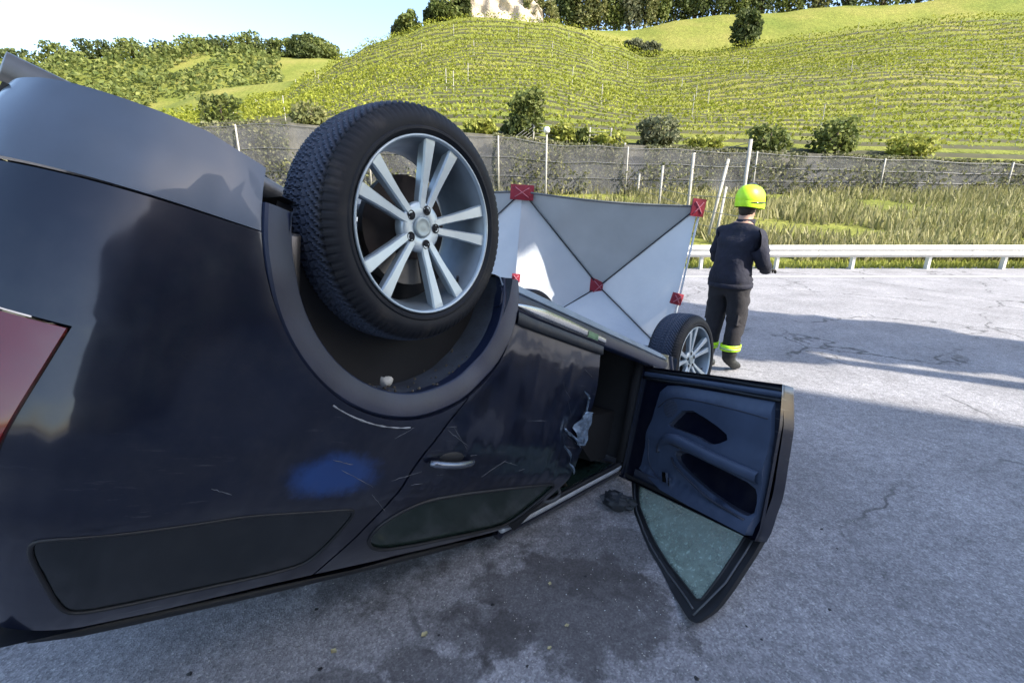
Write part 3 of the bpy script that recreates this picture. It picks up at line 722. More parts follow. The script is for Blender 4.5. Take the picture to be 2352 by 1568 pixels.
# --- left side panels
c1 = math.degrees(math.atan2(.51-AZ, .30-AX))
door_rear = [(.045, 1.19), (.09, 1.02), (.115, .87), (.175, .70), (.235, .60), (.30, .51)]
g = .005
qp = [(-1.12, .215)]+[(-.80, .205), (-.468, .20)]+arc(AX, AZ, .505, 167.5, c1, 30)+[(x-g, z) for x, z in door_rear[::-1][1:]]+[(-.4, 1.20), (-.98, 1.17), (-1.10, 1.0), (-1.12, .80), (-.80, .78), (-.74, .48), (-1.12, .45)]
qwin = smooth_poly([(-.74, .915), (-.70, .895), (-.4, .89), (-.06, .893), (.0, .90), (.01, .96), (-.01, 1.09), (-.05, 1.135), (-.3, 1.143), (-.58, 1.14), (-.66, 1.12), (-.72, 1.0)], 2)
panel('quarter_panel', qp, cs, M['paint_blue'], car, [qwin], step=.03, label='navy rear quarter panel with a soft blue patch')
qw = panel('quarter_window', [(x, z) for x, z in qwin], lambda s, z, d: cs(s, z, d-.003), M['privacy_glass'], car)
mb = MB(); mb.tube([cs(p[0], p[1], -.001) for p in resample(qwin, .03)], .005, 6, closed=True); mb.build('window_seal', M['rubber_seal'], qw, True)
rd = [(x+g, z) for x, z in door_rear]+arc(AX, AZ, .505, c1-1, 8.5, 16)+[(.52, .162), (1.30, .162), (1.302, .40), (1.295, .66), (1.265, .86), (1.215, 1.02), (1.135, 1.165), (.6, 1.19)]
rwin = smooth_poly([(.150, .99), (.20, .935), (.29, .893), (.40, .885), (.7, .880), (1.08, .880), (1.17, .885), (1.165, .94), (1.115, 1.05), (1.06, 1.125), (1.0, 1.142), (.7, 1.148), (.42, 1.145), (.24, 1.125), (.155, 1.06)], 2)
rdoor = panel('rear_door', rd, cs, M['paint'], car, [rwin], step=.035, rim=.04, label='navy rear door with a crumpled front edge')
panel('window', [(x, z) for x, z in rwin], lambda s, z, d: cs(s, z, d-.008), M['tinted'], rdoor)
mb = MB(); mb.tube([cs(p[0], p[1], .001) for p in resample(rwin, .03)], .007, 6, closed=True); mb.build('window_seal', M['rubber_seal'], rdoor, True)
# handle: grip bar with end mounts over a scooped cup
mb = MB(); hz = lambda s: .735-.0*s
hs = [.205+.02*i for i in range(12)]
mb.tube([cs(s, .742+.004*math.sin((s-.2)*14), .012+.022*math.sin(math.pi*min(1, max(0, (s-.205)/.22)))**.6) for s in hs], [.010]+[.0125]*10+[.010], 8)
mb.build('door_handle', M['handle'], rdoor, True)
mb = MB(); mb.ball(cs(.315, .722, -.005), (.07, .012, .028), 14, 8); mb.build('handle_cup', M['rubber_seal'], rdoor, True)
mb = MB(); rows = []
for i in range(12):
    z = .50+.016*i; row = []
    for k in range(7):
        s_ = 1.305-.018*k*(1-.5*abs(i-6)/6); row.append(Vector(cs(s_, z, .008+.016*noise.noise(Vector((s_*22, z*22, 8)))+.006*math.sin(k*2.1+i*.9))))
    rows.append(row)
mb.grid(rows); o = mb.build('crumpled_edge', M['torn_highlight'], rdoor); autosmooth(o, 25)
mb = MB(); mb.tube([cs(1.10+.016*i, .60+.006*i+.004*math.sin(i*1.7), .006+.008*noise.noise(Vector((i*.7, 0, 0)))) for i in range(12)], .006, 5); mb.tube([cs(1.25-.006*i, .50-.012*i, .01) for i in range(7)], .006, 5); mb.build('torn_strip', M['torn_highlight'], rdoor, True)
for s0, z0, ln, wd in ((1.22, .655, .11, .035), (1.16, .72, .13, .03), (1.24, .80, .10, .028), (1.20, .43, .09, .022)):
    mb = MB(); rows = []
    for i in range(9):
        q = i/8; row = []
        for k in range(5):
            v_ = k/4-.5; row.append(Vector(cs(s0+ln*(q-.5)*.8+v_*wd*.5, z0+ln*(q-.5)*.6+v_*wd*(1-abs(q-.5)), .006+.014*math.sin(math.pi*q)+.014*noise.noise(Vector((q*4+s0*9, v_*5, z0*9))))))
        rows.append(row)
    mb.grid(rows); o = mb.build('bent_sheet', M['torn_highlight'], rdoor); autosmooth(o, 25)
# lower door cladding, sill
mb = MB(); mb.grid([[cs(s, z, d) for s in [.50+.05*i for i in range(17)]] for z, d in ((.150, .004), (.152, .018), (.195, .018), (.20, .002))]); mb.build('lower_moulding', M['plastic'], rdoor, True)
mb = MB(); S = [.42+.062*i for i in range(33)]
mb.grid([[crush((s, y, z)) for s in S] for y, z in ((-.030, .158), (-.004, .150), (.000, .138), (-.004, .10), (-.014, .078), (-.024, .070))]); sill = mb.build('sill', M['dull_paint'], car, True)
mb = MB(); mb.grid([[crush((s, y, z)) for s in S] for y, z in ((-.026, .0725), (-.017, .070), (-.015, .066), (-.030, .044), (-.036, .038), (-.060, .030), (-.16, .018))]); o = mb.build('sill_edge', M['sill'], sill); autosmooth(o, 30)
S2 = [.50+.03*i for i in range(29)]
def lens(s): return min(1, max(0, (s-.50)/.22))**.6*(1-.35*max(0, (s-.95)/.4))
mb = MB(); mb.grid([[crush((s, y, .112+dz*lens(s)+.012*(1-lens(s)))) for s in S2] for y, dz in ((-.008, .030), (.005, .026), (.0065, .012), (.004, -.010), (.001, -.019), (-.010, -.022))]); mb.build('sill_strip', M['satin'], sill, True)
mb = MB(); mb.grid([[crush((s, y, z)) for s in (1.13, 1.18, 1.24)] for y, z in ((.0082, .134), (.0092, .122), (.0068, .102))]); mb.build('green_patch', M['green'], sill)  # small flat green patch on the sill
# arch trims + liners
def arch(cx, cz, parent, a0=-8, a1=176, sgn=1):
    rows = []
    A = [a0+(a1-a0)*i/56 for i in range(57)]
    def P(r, a, o):
        s = cx+r*math.cos(R(a)); z = cz+r*math.sin(R(a)); x, y, nx, ny = plan(s); return crush((x+nx*o, y+ny*o, z))
    for r, o in ((.508, None), (.502, .041), (.495, .045), (.472, .042), (.442, .031), (.4310, .026), (.4275, .021), (.4275, .016), (.436, -.03)):
        row = []
        for a in A:
            s = cx+r*math.cos(R(a)); z = cz+r*math.sin(R(a))
            fade = min(1, (z+.05)/.25); oo = prof(z)-.006 if o is None else o+min(0, prof(z)-.02)*.8+.004*noise.noise(Vector((a*.08, 1, 2)))
            row.append(P(r, a, oo))
        rows.append(row)
    mb = MB(); mb.grid(rows); o = mb.build('arch_trim', M['dull_paint'], parent, True); autosmooth(o, 28)
    mb = MB(); rows = []
    for r, y in ((.436, .018), (.437, -.03), (.433, -.08), (.436, -.14), (.43, -.20), (.43, -.27), (.40, -.30), (.15, -.31)):
        rows.append([crush((cx+(r+.006*noise.noise(Vector((a*.11, y*20, 3))))*math.cos(R(a)), y, cz+(r+.006*noise.noise(Vector((a*.11, y*20, 3))))*math.sin(R(a)))) for a in A])
    mb.grid(rows); mb.build('wheel_arch_liner', M['liner'], parent, True)
arch(AX, AZ, car); arch(FX, FZ, car, -5, 185)
mb = MB(); mb.ball((.015, -.045, AZ+.405), (.022, .016, .016), 10, 7, jit=.5); mb.build('mud_clod', M['stone_bits'], car, True)
mb = MB()
for i in range(60):
    a = R(random.uniform(35, 150)); y = random.uniform(-.16, .0); rr = AR+.004; mb.ball((AX+rr*math.cos(a), y, AZ+rr*math.sin(a)), random.uniform(.002, .0065), 6, 4, jit=.5)
tag(mb.build('mud_specks', M['mud'], car, True), None, None, None, 'stuff')
mb = MB()
for i in range(26):
    s0 = random.uniform(-.45, 1.2); z0 = random.uniform(.58, .86) if s0 < .3 else random.uniform(.22, .84); L = random.uniform(.03, .16); an = random.gauss(.25, .35); n_ = 8
    if s0+L > 1.28 or math.hypot(s0-AX, z0-AZ) < .56: continue
    mb.tube([cs(s0+L*k/n_*math.cos(an), z0+L*k/n_*math.sin(an)+.003*noise.noise(Vector((k*.8, i, 0))), .0008) for k in range(n_+1)], [.0003]+[random.uniform(.0004, .0012) for _ in range(n_-1)]+[.0003], 4)
tag(mb.build('scratches', M['scuff'], car), None, None, None, 'stuff')
mb = MB(); mb.tube([cs(AX+.527*math.cos(R(a)), AZ+.527*math.sin(R(a)), .0035+.002*noise.noise(Vector((a*.3, 0, 0)))) for a in range(84, 116, 1)], [max(.0004, .0022+.0028*noise.noise(Vector((a*.37, 3, 3)))) for a in range(84, 116, 1)], 5); mb.build('scratch', M['bead2'], car)
mb = MB(); mb.tube([(-.36, -.10, .16), (-.30, -.14, .30), (-.25, -.2, .40)], [.022, .018, .018], 7); mb.build('mud_flap_strut', M['steel'], car, True)
# rear bumper, tailgate and lamp on the way round the back
rb = [(-2.70, .02), (-.90, .015), (-.62, .02), (-.505, .045)]+arc(AX, AZ, .505, 185.5, 168.5, 5)+[(-.80, .198), (-1.4, .205), (-2.7, .205)]
rbp = panel('rear_bumper', rb, cs, M['bumper'], car, step=.05)
tl = panel('tail_lamp', [(-1.118, .455), (-.745, .485), (-.803, .775), (-1.118, .795)], lambda s, z, d: cs(s, z, d+.006), M['lamp_red'], car)
panel('tailgate', [(-2.18, .215), (-1.126, .22), (-1.126, .80), (-1.106, 1.0), (-1.0, 1.17), (-2.33, 1.17), (-2.20, 1.0)], cs, M['paint'], car, [smooth_poly([(-2.1, .86), (-1.24, .86), (-1.17, 1.09), (-2.18, 1.09)], 1)], step=.08)
panel('rear_window', smooth_poly([(-2.1, .86), (-1.24, .86), (-1.17, 1.09), (-2.18, 1.09)], 1), lambda s, z, d: cs(s, z, d-.006), M['tinted'], car, step=.1)
# right side (far side), one long flank with its doors and glass
sR = lambda X: XR-LRB*2-SR-(X-XR)
flank = [(sR(-.60), .2), (sR(-.45), .2)]+[(sR(x), z) for x, z in arc(AX, AZ, .45, 166, 5, 16)]+[(sR(.5), .03), (sR(2.4), .03)]+[(sR(x), z) for x, z in arc(FX, FZ, .45, 180, 95, 8)]+[(sR(2.9), .62), (sR(2.1), .86), (sR(1.2), 1.2), (sR(-.5), 1.2)]
panel('right_flank', flank, cs, M['paint'], car, [[(sR(1.9), .90), (sR(1.3), .90), (sR(1.22), 1.12), (sR(1.45), 1.1)], [(sR(1.15), .9), (sR(.2), .9), (sR(.3), 1.12), (sR(1.1), 1.13)]], step=.09)
for hole in ([(1.9, .90), (1.3, .90), (1.22, 1.12), (1.45, 1.1)], [(1.15, .9), (.2, .9), (.3, 1.12), (1.1, 1.13)]):
    panel('side_window', [(sR(x), z) for x, z in hole], lambda s, z, d: cs(s, z, d-.006), M['tinted'], car, step=.12)
# roof, crushed
rows = []
for i in range(26):
    x = -.70+i*.079; row = []
    for k in range(17):
        u = k/16; y = -.24-u*(W-.48); inset = max(0, (-.55-x))*.4
        z = 1.215+.045*math.sin(math.pi*u)-.02*noise.noise(Vector((x*2.1, y*2.1, 4)))-.05*max(0, x-1.0)
        row.append(crush((x, y, z-.12*inset)))
    rows.append(row)
mb = MB(); mb.grid(rows); mb.build('roof', M['paint'], car, True)
mb = MB(); mb.tube([crush((-.62+.095*i, -.30, 1.235+.022*math.sin(math.pi*i/17)**.3)) for i in range(18)], .016, 8); mb.build('roof_rail', M['rubber_seal'], car, True)
mb = MB(); mb.tube([crush((-.62+.095*i, -W+.30, 1.235+.022*math.sin(math.pi*i/17)**.3)) for i in range(18)], .016, 8); mb.build('roof_rail', M['rubber_seal'], car, True)
# left A pillar / header: black seal, then pale painted edge along the opening
pp = [(1.08, -.215, 1.175), (1.22, -.21, 1.145), (1.40, -.185, 1.085), (1.60, -.15, 1.01), (1.80, -.11, .93), (1.98, -.075, .86), (2.10, -.05, .80)]
pe = smooth = None
def curve(pts, n=6):
    P_ = [Vector(p) for p in pts]; out = []
    for i in range(len(P_)-1):
        p0, p1, p2, p3 = P_[max(i-1, 0)], P_[i], P_[i+1], P_[min(i+2, len(P_)-1)]
        for k in range(n):
            t_ = k/n; out.append(.5*((2*p1)+(p2-p0)*t_+(2*p0-5*p1+4*p2-p3)*t_*t_+(3*p1-p0-3*p2+p3)*t_**3))
    return out+[P_[-1]]
mb = MB(); mb.tube([crush(p) for p in curve(pp)], [.021]*(len(curve(pp))-4)+[.014]*4, 8); mb.build('pillar_edge', M['rail'], car, True)
mb = MB(); mb.tube([crush(p+Vector((0, .006, -.024))) for p in curve(pp)], .014, 8); mb.build('door_seal', M['rubber_seal'], car, True)
mb = MB(); mb.tube([crush(p+Vector((.02, -.035, .03))) for p in curve(pp)], .038, 8); mb.build('windscreen_pillar', M['paint'], car, True)
mb = MB(); mb.tube([crush((1.12, -.2, 1.15)), crush((1.22, -.11, .95)), (1.26, -.06, .82), (1.29, -.045, .5), (1.29, -.05, .14)], .045, 8); mb.build('centre_pillar', M['dark'], car, True)
mb = MB(); mb.tube([(2.07, -.07, .12), (2.07, -.06, .5), (2.08, -.06, .86)], .05, 8); mb.build('hinge_pillar', M['dark'], car, True)
for z in (.32, .66):
    mb = MB(); mb.tube([(2.07, -.03, z), (2.06, .03, z), (2.04, .06, z)], .016, 6); mb.build('hinge', M['dark'], car)
# front wing, bumper, bonnet, windscreen
fw = [(2.10, .05)]+[(2.40, .03)]+arc(FX, FZ, .505, 184, 0, 24)+[(3.46, .10), (3.5, .5), (3.2, .62), (2.6, .70), (2.12, .80)]
panel('front_wing', fw, cs, M['paint'], car, step=.07)
panel('front_bumper', [(3.43, -.08), (5.1, -.1), (5.1, .45), (3.5, .45)], cs, M['paint'], car, step=.08)
panel('right_wing', [(sR(2.44), .05)]+[(sR(x), z) for x, z in arc(FX, FZ, .47, 180, 0, 16)]+[(sR(3.3), .5), (sR(2.6), .66), (sR(2.45), .66)], cs, M['paint'], car, step=.09)
rows = [[crush((2.15+i*.1, -.05-u*(W-.1)/12, lerp(2.15+i*.1, [2.15, 3.2, 3.5], [.82, .62, .46])+.05*math.sin(math.pi*u/12)+.02*noise.noise(Vector((i*.5, u*.6, 3))))) for u in range(13)] for i in range(14)]
mb = MB(); mb.grid(rows); mb.build('bonnet', M['paint'], car, True)
rows = [[crush((1.22+i*.095, -.12-.08*(1-i/9)-u*(W-.24-.16*(1-i/9))/12, lerp(i/9, [0, 1], [1.16, .84])+.04*math.sin(math.pi*u/12))) for u in range(13)] for i in range(10)]
mb = MB(); mb.grid(rows); mb.build('windscreen', M['tinted'], car, True)
# underside: floor pan, exhaust, arms, springs
mb = MB(); mb.grid([[(x, -.10-u*(W-.2)/14, .03+.02*noise.noise(Vector((x*3, u, 1)))-(.05 if .5 < x < 2.0 and u in (3, 10) else 0)) for u in range(15)] for x in [.45+.1*i for i in range(20)]]); mb.build('floor_pan', M['plastic'], car, True)
mb = MB(); mb.grid([[(x, -.33-u*(W-.66)/10, .04+.02*noise.noise(Vector((x*4, u, 2)))) for u in range(11)] for x in [-.9+.1*i for i in range(15)]]); mb.build('rear_floor', M['plastic'], car, True)
mb = MB(); mb.tube([(2.2, -.8, -.0), (1.2, -.75, -.01), (.45, -.7, -.02), (.1, -.55, .0), (-.3, -.52, -.03), (-.9, -.5, -.04)], .035, 8); mb.build('exhaust_pipe', M['steel'], car, True)
mb = MB(); mb.lathe([(-.8, 0), (-.8, .1), (-.35, .1), (-.35, 0)], 16, 'x', (0, -1.15, -.0)); mb.build('silencer', M['steel'], car, True)
mb = MB(); mb.box((.0, -.9, .03), (.30, .62, .16)); mb.tube([(.0, -.25, .0), (.0, -.6, .02)], .03, 8); mb.tube([(0, -1.2, .02), (0, -1.55, 0)], .03, 8); mb.build('rear_axle', M['steel'], car, True)
for sgn, y0, y1 in ((1, -.20, -.62), (-1, -1.6, -1.18)):
    for wx in (0, FX):
        mb = MB(); mb.tube([(wx-.06, y0, -.06), (wx+.16, y1, -.03)], [.022, .028], 8); mb.tube([(wx+.06, y0, -.07), (wx-.18, y1, -.02)], [.022, .028], 8); mb.tube([(wx-.04, y0, .10), (wx-.10, y1, .20)], .018, 8); mb.build('suspension_arm', M['steel'], car, True)
        mb = MB(); mb.tube([(wx+.055*math.cos(k*.55), y0+(-.13 if sgn > 0 else .13)+.055*math.sin(k*.55), .0+k*.0052) for k in range(70)], .009, 6); mb.build('spring', M['rust'], car, True)
# cabin: dark shell and seats (head down)
mb = MB()
mb.grid([[(x, -.14 if z < .8 else -.14-(z-.8)*.45, z) for x in (-.4, .2, .8, 1.28)] for z in (.08, .4, .8, 1.14)])
mb.grid([[(x, -W+.14, z) for x in (-.4, .4, 1.2, 2.1)] for z in (.08, .4, .8, .85)])
mb.grid([[(x, y, .07) for x in (-.4, .5, 1.3, 2.1)] for y in (-.12, -.7, -1.2, -W+.12)])
mb.grid([[(2.12, y, z) for y in (-.08, -.6, -1.2, -W+.08)] for z in (.07, .45, .80)])
mb.grid([[crush((x, y, 1.19)) for x in (-.5, .3, .9, 1.35)] for y in (-.25, -.7, -1.1, -W+.25)])
mb.build('cabin_lining', M['dark'], car)
def seat(x, y):
    s_ = MB(); s_.prism(curve([(x-.28, y-.25, .28), (x+.25, y-.25, .30), (x+.27, y-.25, .42), (x+.1, y-.25, .45), (x-.25, y-.25, .40)], 3), (0, .5, 0)); b = s_.build('seat', M['leather'], car); autosmooth(b)
    s_ = MB(); s_.prism(curve([(x-.22, y-.24, .40), (x-.10, y-.24, .42), (x-.24, y-.24, .72), (x-.34, y-.24, .98), (x-.44, y-.24, .96), (x-.36, y-.24, .6)], 3), (0, .48, 0)); autosmooth(s_.build('seat_back', M['leather'], b))
    s_ = MB(); s_.ball((x-.40, y, 1.06), (.06, .13, .09), 12, 8); s_.tube([(x-.38, y-.05, .95), (x-.40, y-.05, 1.03)], .008, 6); s_.build('headrest', M['leather'], b, True)
seat(1.45, -.50); seat(1.45, -1.3)
mb = MB(); mb.prism([(1.75, -.2, .55), (2.1, -.2, .5), (2.1, -.2, .82), (1.9, -.2, .84), (1.72, -.2, .74)], (0, -1.4, 0)); mb.build('dashboard', M['dark'], car)
mb = MB(); mb.tube([(1.68+.03*math.sin(k*.3), -.5+.18*math.cos(k*.3), .68+.18*math.sin(k*.3)) for k in range(21)], .014, 8, closed=True); mb.tube([(1.69, -.5, .68), (1.85, -.5, .62)], .03, 8); mb.build('steering_wheel', M['dark'], car, True)
mb = MB(); mb.tube(curve([(1.26, -.13, 1.0), (1.30, -.10, .7), (1.33, -.12, .35), (1.30, -.14, .15)], 5), .014, 5); mb.build('seat_belt', M['trim_dark'], car, True)

mb = MB()
for c, rr in (((1.45, -.33, 1.03), (.16, .10, .07)), ((1.62, -.30, .96), (.10, .08, .06)), ((1.30, -.34, 1.09), (.10, .08, .05))): mb.ball(c, rr, 18, 12, jit=.6)
for v in range(len(mb.v)):
    p = Vector(mb.v[v]); mb.v[v] = p+Vector((1, 1, 1))*.018*noise.noise(p*26)
mb.build('torn_lining', M['olive'], car, True)
mb = MB(); mb.tube(curve([(1.55, -.2, .99), (1.50, -.16, 1.02), (1.42, -.17, 1.05), (1.35, -.2, 1.04)], 5), .012, 6); mb.tube(curve([(1.36, -.18, .80), (1.42, -.15, .92), (1.5, -.17, 1.0)], 5), .006, 5); mb.build('loose_cable', M['bead'], car, True)
# --- wheels
def wheel_meshes():
    # tyre: lathe side walls + sculpted tread
    N = 768; pro = [(-.222, .262), (-.236, .285), (-.243, .315), (-.237, .340), (-.229, .352)]
    side_out = [(-.016, .353), (-.004, .342), (.007, .325), (.011, .308), (.008, .294), (.0115, .290), (.0115, .284), (.004, .280), (-.003, .270), (-.012, .262)]
    tv = [-.226+.207*i/26 for i in range(27)]
    vs = []; prof_ = [(a, r, 0) for a, r in pro]+[(y, None, 1) for y in tv]+[(a, r, 0) for a, r in side_out]
    for y, r, tr in prof_:
        for k in range(N):
            th = 2*math.pi*k/N
            rr = r
            if tr:
                v_ = (y+.1225)/.1035
                rr = .370-.012*abs(v_)**3-.006*max(0, abs(v_)-.85)/.15
                ph = th*96/(2*math.pi)+abs(v_)**.85*4.4
                fr = ph-math.floor(ph)
                dpt = 0
                if fr < .36 and abs(v_) > .06: dpt = 1.
                if abs(abs(v_)-.40) < .05 or abs(v_) < .045: dpt = 1.
                ph2 = fr-.67
                if abs(ph2) < .045: dpt = max(dpt, .45)
                rr -= .0088*dpt
            elif r > .335:
                rr -= .003*(1 if (th*96/(2*math.pi)) % 1 < .35 else 0)
            vs.append((rr*math.cos(th), y, rr*math.sin(th)))
    m_ = len(prof_); fs = [(i*N+k, i*N+(k+1) % N, (i+1)*N+(k+1) % N, (i+1)*N+k) for i in range(m_-1) for k in range(N)]
    ty = bpy.data.meshes.new('tyre'); ty.from_pydata(vs, [], fs)
    ty.materials.append(M['tyre']); ty.polygons.foreach_set('use_smooth', [True]*len(ty.polygons))
    try: ty.set_sharp_from_angle(angle=R(40))
    except Exception: pass
    mb = MB(); mb.lathe([(-.012, .262), (-.002, .271), (.004, .2715), (.0065, .268), (.004, .2635), (-.006, .2615)], 96)
    mb.lathe([(-.006, .2615), (-.016, .257), (-.030, .251), (-.06, .243), (-.13, .239), (-.19, .240), (-.212, .252), (-.222, .262), (-.226, .264), (-.222, .268), (-.215, .256)], 96, mi=1)
    rim = bpy.data.meshes.new('wheel'); rim.from_pydata(mb.v, [], mb.f); rim.materials.append(M['alloy']); rim.materials.append(M['alloy_in']); rim.polygons.foreach_set('material_index', mb.mi); rim.polygons.foreach_set('use_smooth', [True]*len(rim.polygons))
    spokes = []
    for p in range(5):
        for sg in (-1, 1):
            A = R(-94.0+72*p); mb = MB(); rows = []
            for r, tn, hw, yf, dep in ((.056, .012, .013, -.0335, .03), (.085, .0180, .0140, -.031, .032), (.13, .0260, .0145, -.025, .034), (.20, .0400, .0180, -.014, .036), (.245, .0495, .0215, -.0075, .034), (.264, .0535, .0235, -.006, .028)):
                c = Vector((r, 0, sg*tn)); ring = []
                for dz, dy in ((-hw, -.006), (-hw+.004, 0), (hw-.004, 0), (hw, -.006), (hw*.8, -dep), (-hw*.8, -dep)):
                    v_ = Vector((c.x, yf+dy, c.z+dz)); ring.append(Vector((v_.x*math.cos(A)-v_.z*math.sin(A), v_.y, v_.x*math.sin(A)+v_.z*math.cos(A))))
                rows.append(ring)
            vs2 = [v_ for rg in rows for v_ in rg]; fs2 = [(i*6+k, i*6+(k+1) % 6, (i+1)*6+(k+1) % 6, (i+1)*6+k) for i in range(5) for k in range(6)]+[tuple(range(6)), tuple(30+k for k in range(6))[::-1]]
            me = bpy.data.meshes.new('spoke'); me.from_pydata(vs2, [], fs2); me.materials.append(M['alloy']); spokes.append(me)
    mb = MB(); mb.lathe([(-.075, .0), (-.075, .075), (-.050, .081), (-.041, .079), (-.037, .075), (-.0345, .070), (-.0345, .040), (-.037, .034), (-.037, .0)], 60); hub = bpy.data.meshes.new('hub'); hub.from_pydata(mb.v, [], mb.f); hub.materials.append(M['alloy']); hub.polygons.foreach_set('use_smooth', [True]*len(hub.polygons)); hub.set_sharp_from_angle(angle=R(50))
    mb = MB(); mb.lathe([(-.037, .0335), (-.031, .0335), (-.028, .031), (-.0275, .024), (-.0285, .022), (-.0275, .010), (-.027, 0)], 40); cap = bpy.data.meshes.new('hub_cap'); cap.from_pydata(mb.v, [], mb.f); cap.materials.append(M['hubcap']); cap.polygons.foreach_set('use_smooth', [True]*len(cap.polygons))
    bolts = []
    for p in range(5):
        A = R(-88+72*p); c = (.056*math.cos(A), 0, .056*math.sin(A)); mb = MB()
        mb.lathe([(-.0325, .0155), (-.0322, .0125), (-.034, .011)], 20, 'y', c); mb.lathe([(-.0335, .0115), (-.0333, .0)], 20, 'y', c, 0); mb.lathe([(-.0335, .0075), (-.0300, .0070), (-.0295, 0)], 6, 'y', c, 0)
        me = bpy.data.meshes.new('lug_bolt'); me.from_pydata(mb.v, [], mb.f); me.materials.append(M['dark']); bolts.append(me)
    mb = MB(); mb.lathe([(-.105, .0), (-.105, .075), (-.112, .085), (-.115, .165), (-.140, .165), (-.142, .07), (-.20, .07), (-.24, .05), (-.30, .04), (-.30, 0)], 48); disc = bpy.data.meshes.new('brake_disc'); disc.from_pydata(mb.v, [], mb.f); disc.materials.append(M['rust']); disc.polygons.foreach_set('use_smooth', [True]*len(disc.polygons)); disc.set_sharp_from_angle(angle=R(40))
    mb = MB(); A0 = 60
    mb.prism([(r*math.cos(R(a)), -.085, r*math.sin(R(a))) for r, a in [(.105, A0+k*12) for k in range(6)]+[(.185, A0+60-k*12) for k in range(6)]], (0, -.075, 0)); cal = bpy.data.meshes.new('brake_caliper'); cal.from_pydata(mb.v, [], mb.f); cal.materials.append(M['steel'])
    mb = MB(); A = R(28); mb.tube([(.245*math.cos(A), -.045, .245*math.sin(A)), (.222*math.cos(A), -.028, .222*math.sin(A))], .005, 6); val = bpy.data.meshes.new('valve'); val.from_pydata(mb.v, [], mb.f); val.materials.append(M['rubber_seal'])
    return rim, [('tyre', ty), ('hub', hub), ('hub_cap', cap), ('brake_disc', disc), ('brake_caliper', cal), ('valve', val)]+[('spoke', s_) for s_ in spokes]+[('lug_bolt', b) for b in bolts]
rim_me, wparts = wheel_meshes()
def wheel(loc, rz, roll=0):
    o = bpy.data.objects.new('wheel', rim_me); COL.objects.link(o); o.parent = car
    o.matrix_local = Matrix.Translation(loc) @ Matrix.Rotation(rz, 4, 'Z') @ Matrix.Rotation(roll, 4, 'Y')
    for nm, me in wparts:
        c = bpy.data.objects.new(nm, me); COL.objects.link(c); c.parent = o
    return o
wheel((0, 0, 0), 0); wheel((2.915, .01, -.015), .139, R(20)); wheel((0, -W, -.02), math.pi, R(33)); wheel((2.915, -W, -.09), math.pi+.139, R(10))

def curve2(pts): return [(p.x, p.y) for p in curve([(a, b, 0) for a, b in pts], 5)]
# --- the open front door (local axes: u to its latch, inboard, z)
PHI = R(62); HG = Vector((2.08, -.01, 0))
uu = Vector((-math.cos(PHI), math.sin(PHI), 0)); ww = Vector((math.sin(PHI), math.cos(PHI), 0)); vv = -ww
DM = Matrix(((uu.x, vv.x, 0, HG.x), (uu.y, vv.y, 0, HG.y), (0, 0, 1, 0), (0, 0, 0, 1)))
DI = (MC @ DM)
def dcr(v): return Vector(v)
def dout(u, z, d): return dcr((u, -(prof(z)+d), z))
dsh = [(.02, .165), (.93, .165), (.952, .35), (.955, .60), (.952, .885), (.02, .885)]
fd = panel('front_door', dsh, dout, M['paint'], car, step=.06, rim=.075, matrix=DM, label='open navy front door, its inner side towards the viewer')
# inner metal edges beside the trim
def din(v0):
    def f(u, z, d): return dcr((u, v0-(max(prof(z)-.03, -.4) if z > .8 else 0)-d, z))
    return f
panel('inner_panel', dsh, lambda u, z, d: dcr((u, .055-min(0, prof(z)-.005)+.0-d, z)), M['paint'], fd, step=.08, rim=.02)
for z, y, rr, m in ((.183, .058, .010, 'rubber_seal'), (.236, .064, .008, 'rubber_seal')):
    mb = MB(); mb.tube([(u, y, z+.004*math.sin(u*9)) for u in [.03+.06*i for i in range(16)]], rr, 8); mb.build('door_seal', M[m], fd, True)
mb = MB(); mb.grid([[(u, y, z) for u in [.03+.1*i for i in range(10)]] for z, y in ((.196, .058), (.200, .068), (.222, .070), (.228, .058))]); mb.build('lower_flange', M['trim'], fd, True)
# trim with two cavities
pocket = smooth_poly([(.425, .362), (.335, .470), (.325, .492), (.42, .500), (.53, .505), (.61, .527), (.665, .520), (.735, .468), (.62, .415)], 1)
recess = smooth_poly([(.405, .625), (.47, .598), (.60, .615), (.75, .632), (.90, .650), (.925, .70), (.92, .79), (.86, .792), (.70, .765), (.55, .718), (.44, .672)], 1)
tp = [(.165, .79), (.172, .60), (.185, .42), (.20, .31), (.235, .262), (.32, .250), (.90, .250), (.925, .40), (.935, .60), (.932, .868), (.60, .858), (.40, .845)]
def trim_y(u, z):
    y = .085+.020*math.exp(-((z-.57)/.06)**2)
    y -= .014*max(0, (.30-u)/.14)
    if z > .78: y += .010+(z-.78)*.25
    y += .018*max(0, min(1, (z-.78)/.05))*min(1, max(0, (u-.3)/.1))
    return y-.03*max(0, (.30-z)/.06)
def trim_f(u, z, d): return dcr((u, trim_y(u, z)+d, z))
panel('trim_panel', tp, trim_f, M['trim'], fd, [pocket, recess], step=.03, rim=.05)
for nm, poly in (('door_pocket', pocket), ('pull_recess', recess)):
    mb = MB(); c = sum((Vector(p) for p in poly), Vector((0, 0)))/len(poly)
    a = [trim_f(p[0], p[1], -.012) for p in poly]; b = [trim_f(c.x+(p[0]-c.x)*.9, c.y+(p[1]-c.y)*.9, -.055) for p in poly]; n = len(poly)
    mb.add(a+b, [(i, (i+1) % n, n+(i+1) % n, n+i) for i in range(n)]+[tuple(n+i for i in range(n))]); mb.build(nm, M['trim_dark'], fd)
ar = curve([(.305, .095, .648), (.312, .112, .612), (.345, .135, .578), (.42, .150, .556), (.55, .150, .570), (.70, .145, .592), (.92, .120, .612)], 4)
mb = MB(); rows = []
